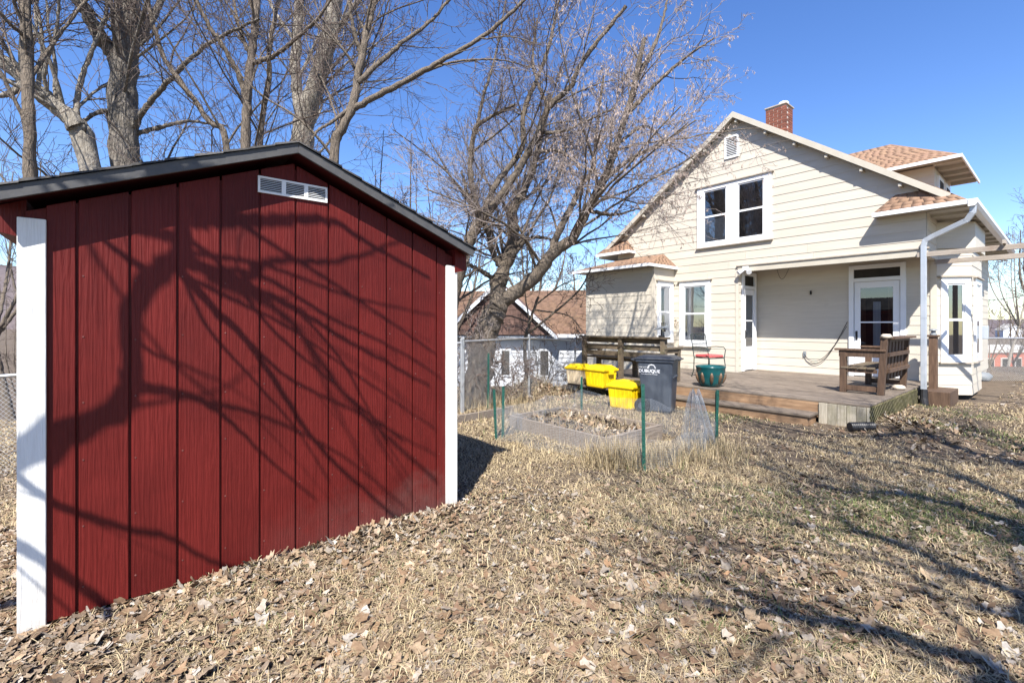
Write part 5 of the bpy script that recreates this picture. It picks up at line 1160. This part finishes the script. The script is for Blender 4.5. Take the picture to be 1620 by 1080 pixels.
# matted pale leaves over the left foreground, up to the shed wall
n=10500; x=LR.uniform(-3.6,1.6,n); y=LR.uniform(1.5,4.2,n); su=(x+2.162)*.778+(y-2.31)*.6283; sn=(x+2.162)*.6283-(y-2.31)*.778
keep=LR.random(n)<(.25+.75*vnoise(x*2.2,y*2.2,41))*(.9*sstep(1.7,.25,sn)+.45*sstep(3.0,1.8,y)+1.0*(su<-.2))*sstep(1.9,.2,x); x=x[keep];y=y[keep]
v,t_,c=leafpatch(x,y,np.clip(LR.lognormal(math.log(.045),.38,len(x)),.016,.09),tilt=.16,lift=.008,bright=1.12); tag(link('leaf_litter',npmesh('leaf_litter',v,tris=t_,mat=M['leaf'],col=c)),'matted pale leaves over the left foreground up to the shed','leaves',kind='stuff')
# piled leaves at the foot of the shed wall
su=LR.uniform(-.1,2.2,900); sn=np.abs(LR.normal(0,.07,900))+.02; x=-2.162+.778*su+.6283*sn; y=2.31+.6283*su-.778*sn
keep=LR.random(900)<.25+.75*sstep(.3,1.4,su); x=x[keep];y=y[keep]
v,t_,c=leafpatch(x,y,LR.uniform(.03,.075,len(x)),lift=.008,tilt=.42); tag(link('leaf_litter',npmesh('leaf_litter',v,tris=t_,mat=M['leaf'],col=c)),'curled dry leaves drifted against the foot of the red shed wall','leaves',kind='stuff')
# mound leaves and deck edge leaves
x=LR.normal(.5,.55,1500); y=LR.normal(10.2,.5,1500); x2=LR.normal(5.7,.5,900); y2=LR.normal(6.9,.9,900)
v,t_,c=leafpatch(np.concatenate([x,x2]),np.concatenate([y,y2]),LR.uniform(.04,.1,2400),tilt=.5); tag(link('leaf_litter',npmesh('leaf_litter',v,tris=t_,mat=M['leaf'],col=c)),'dry leaves heaped around the deck and the mound behind the garden','leaves',kind='stuff')
# grass
def blades(x,y,h,w_,col,lean,z=None,flop=.8):
    n=len(x); z=g(x,y) if z is None else z; a=LR.random(n)*2*math.pi; d=np.stack([np.cos(a),np.sin(a)],-1); s_=np.stack([-d[:,1],d[:,0]],-1)
    l=np.abs(LR.normal(lean,.25,n)); b=np.stack([x,y,z-.004],-1)
    def pt(f,wd,sg): 
        hor=h*f*np.sin(l*f**flop); ver=h*f*np.cos(l*f**flop); p=b.copy(); p[:,:2]+=d*hor[:,None]+s_*(wd*sg)[:,None]; p[:,2]+=np.maximum(ver,.004*f); return p
    V_=np.stack([pt(0,w_,-1),pt(0,w_,1),pt(.55,w_*.8,1),pt(.55,w_*.8,-1),pt(1.,w_*.15,1),pt(1.,w_*.15,-1)],1)
    i0=6*np.arange(n)[:,None]; q_=np.concatenate([i0+np.array([0,1,2,3]),i0+np.array([3,2,4,5])]); return V_.reshape(-1,3),q_,np.repeat(col,6,0)
def straw(n,green):
    c=np.array([.40,.32,.19])+LR.normal(0,.045,(n,1))*np.array([1,.9,.7]); c2=np.array([.27,.205,.13])+LR.normal(0,.03,(n,1))*np.array([1,.9,.8]); gr=np.array([.095,.12,.036])+LR.normal(0,.03,(n,1))*np.array([.8,1,.3])
    c=np.where(LR.random((n,1))<.35,c2,c); return np.clip(np.where(LR.random((n,1))<green[:,None],gr,c),.02,.9)
x,y=visible(480000,1.3,15,.72); 
w_=.10+1.9*vnoise(x*1.3,y*1.3,21)**1.5*(.3+1.2*vnoise(x*4.1+3,y*4.1,22)); path=sstep(8.2,9.2,x-.15*(y-8))*sstep(6,7.5,y); w_*=(1-.9*path)*(1-.25*sstep(3.8,2.0,y))*(.35+.65*sstep(.30,.48,vnoise(x*.75+9,y*.75,51)))
keep=(LR.random(len(x))<w_)&~inside(x,y); x=x[keep];y=y[keep]; n=len(x); print('blades',n)
gp=sstep(.55,.8,vnoise(x*.8+5,y*.8,31))*(.15+.55*sstep(1,3.5,x)); 
V_,q_,c=blades(x,y,LR.uniform(.025,.11,n),(.0009+.0005*y)*LR.uniform(.6,1.3,n),straw(n,gp),1.42)
tag(link('lawn_grass',npmesh('lawn_grass',V_,q_,mat=M['blade'],col=c)),'short dry winter grass with a few green patches','grass',kind='stuff')
# tall dead grass around the netting, the bed and behind
def tuft(cx,cy,sx,sy,n,h0,h1,zoff=0): return LR.normal(cx,sx,n),LR.normal(cy,sy,n),LR.uniform(h0,h1,n)
parts=[tuft(1.12,4.9,.2,.12,1200,.10,.36),tuft(1.75,5.05,.3,.14,1300,.06,.28),tuft(2.3,5.35,.2,.12,800,.06,.26),tuft(.4,5.5,.4,.2,300,.04,.14),tuft(.35,10.3,.45,.4,1100,.1,.3),tuft(-.3,8.6,.6,.3,900,.1,.4),tuft(.2,7.6,.6,.5,900,.05,.25),tuft(1.9,7.0,.5,.35,600,.05,.2)]
x=np.concatenate([p[0] for p in parts]);y=np.concatenate([p[1] for p in parts]);h=np.concatenate([p[2] for p in parts]); n=len(x)
V_,q_,c=blades(x,y,h,LR.uniform(.0016,.0034,n),straw(n,np.full(n,.02))*LR.uniform(.8,1.15,(n,1)),.5)
tag(link('tall_grass',npmesh('tall_grass',V_,q_,mat=M['blade'],col=c)),'tall dead grass around the garden netting and stakes','grass',kind='stuff')
# dead stalks inside the bed
n=750; u_=LR.uniform(.05,bl-.05,n); v_=LR.uniform(.05,bwid-.05,n); x=bedA[0]+d1[0]*u_+d2[0]*v_; y=bedA[1]+d1[1]*u_+d2[1]*v_
zb=np.full(n,float(g(*bedA))+.12); V_,q_,c=blades(x,y,LR.uniform(.05,.22,n),LR.uniform(.0014,.003,n),straw(n,np.full(n,.01))*.9,.9,z=zb)
tag(link('dead_stalks',npmesh('dead_stalks',V_,q_,mat=M['blade'],col=c)),'grey dead plant stalks filling the raised bed','stalks',kind='stuff')
n=420; u_=LR.uniform(.04,bl-.04,n); v_=LR.uniform(.04,bwid-.04,n); x=bedA[0]+d1[0]*u_+d2[0]*v_; y=bedA[1]+d1[1]*u_+d2[1]*v_
v,t_,c=leafpatch(x,y,LR.uniform(.04,.1,n),tilt=.5,zo=.125); tag(link('leaf_litter',npmesh('leaf_litter',v,tris=t_,mat=M['leaf'],col=c)),'curled dry leaves caught inside the raised bed','leaves',kind='stuff')
# green plant at the shed corner
pc=at(722,706,5.2); gpz=float(g(pc[0],pc[1])); m=MB()
pr=empty('green_plant',(float(pc[0])-.06,float(pc[1]),gpz)); tag(pr,'small bright green plant at the back of the shed shadow','plant')
for k in range(16):
    a_=LR.random()*6.28; l=LR.uniform(.08,.16); e=LR.uniform(.3,1.1); c=np.array([math.cos(a_)*math.cos(e),math.sin(a_)*math.cos(e),math.sin(e)]); s_=np.array([-math.sin(a_),math.cos(a_),0])*.03
    MB().add([(0,0,.0),tuple(c*l*.5+s_),tuple(c*l),tuple(c*l*.5-s_)],[(0,1,2,3)]).build('leaf',M['green'],pr)
# fallen twigs
for k in range(40):
    x_=float(LR.uniform(-2,5)); y_=float(LR.uniform(2,6)); 
    if inside(np.array([x_]),np.array([y_]))[0]: continue
    a_=LR.random()*6.28; l=LR.uniform(.08,.35); pts=[]
    for j in range(4): xx=x_+math.cos(a_)*l*j/3+LR.normal(0,.01); yy=y_+math.sin(a_)*l*j/3+LR.normal(0,.01); pts.append((xx,yy,float(g(xx,yy))+.015))
    MB().tube(pts,[.005,.004,.003,.002],5).build('twig',M['twig'],GROUND)
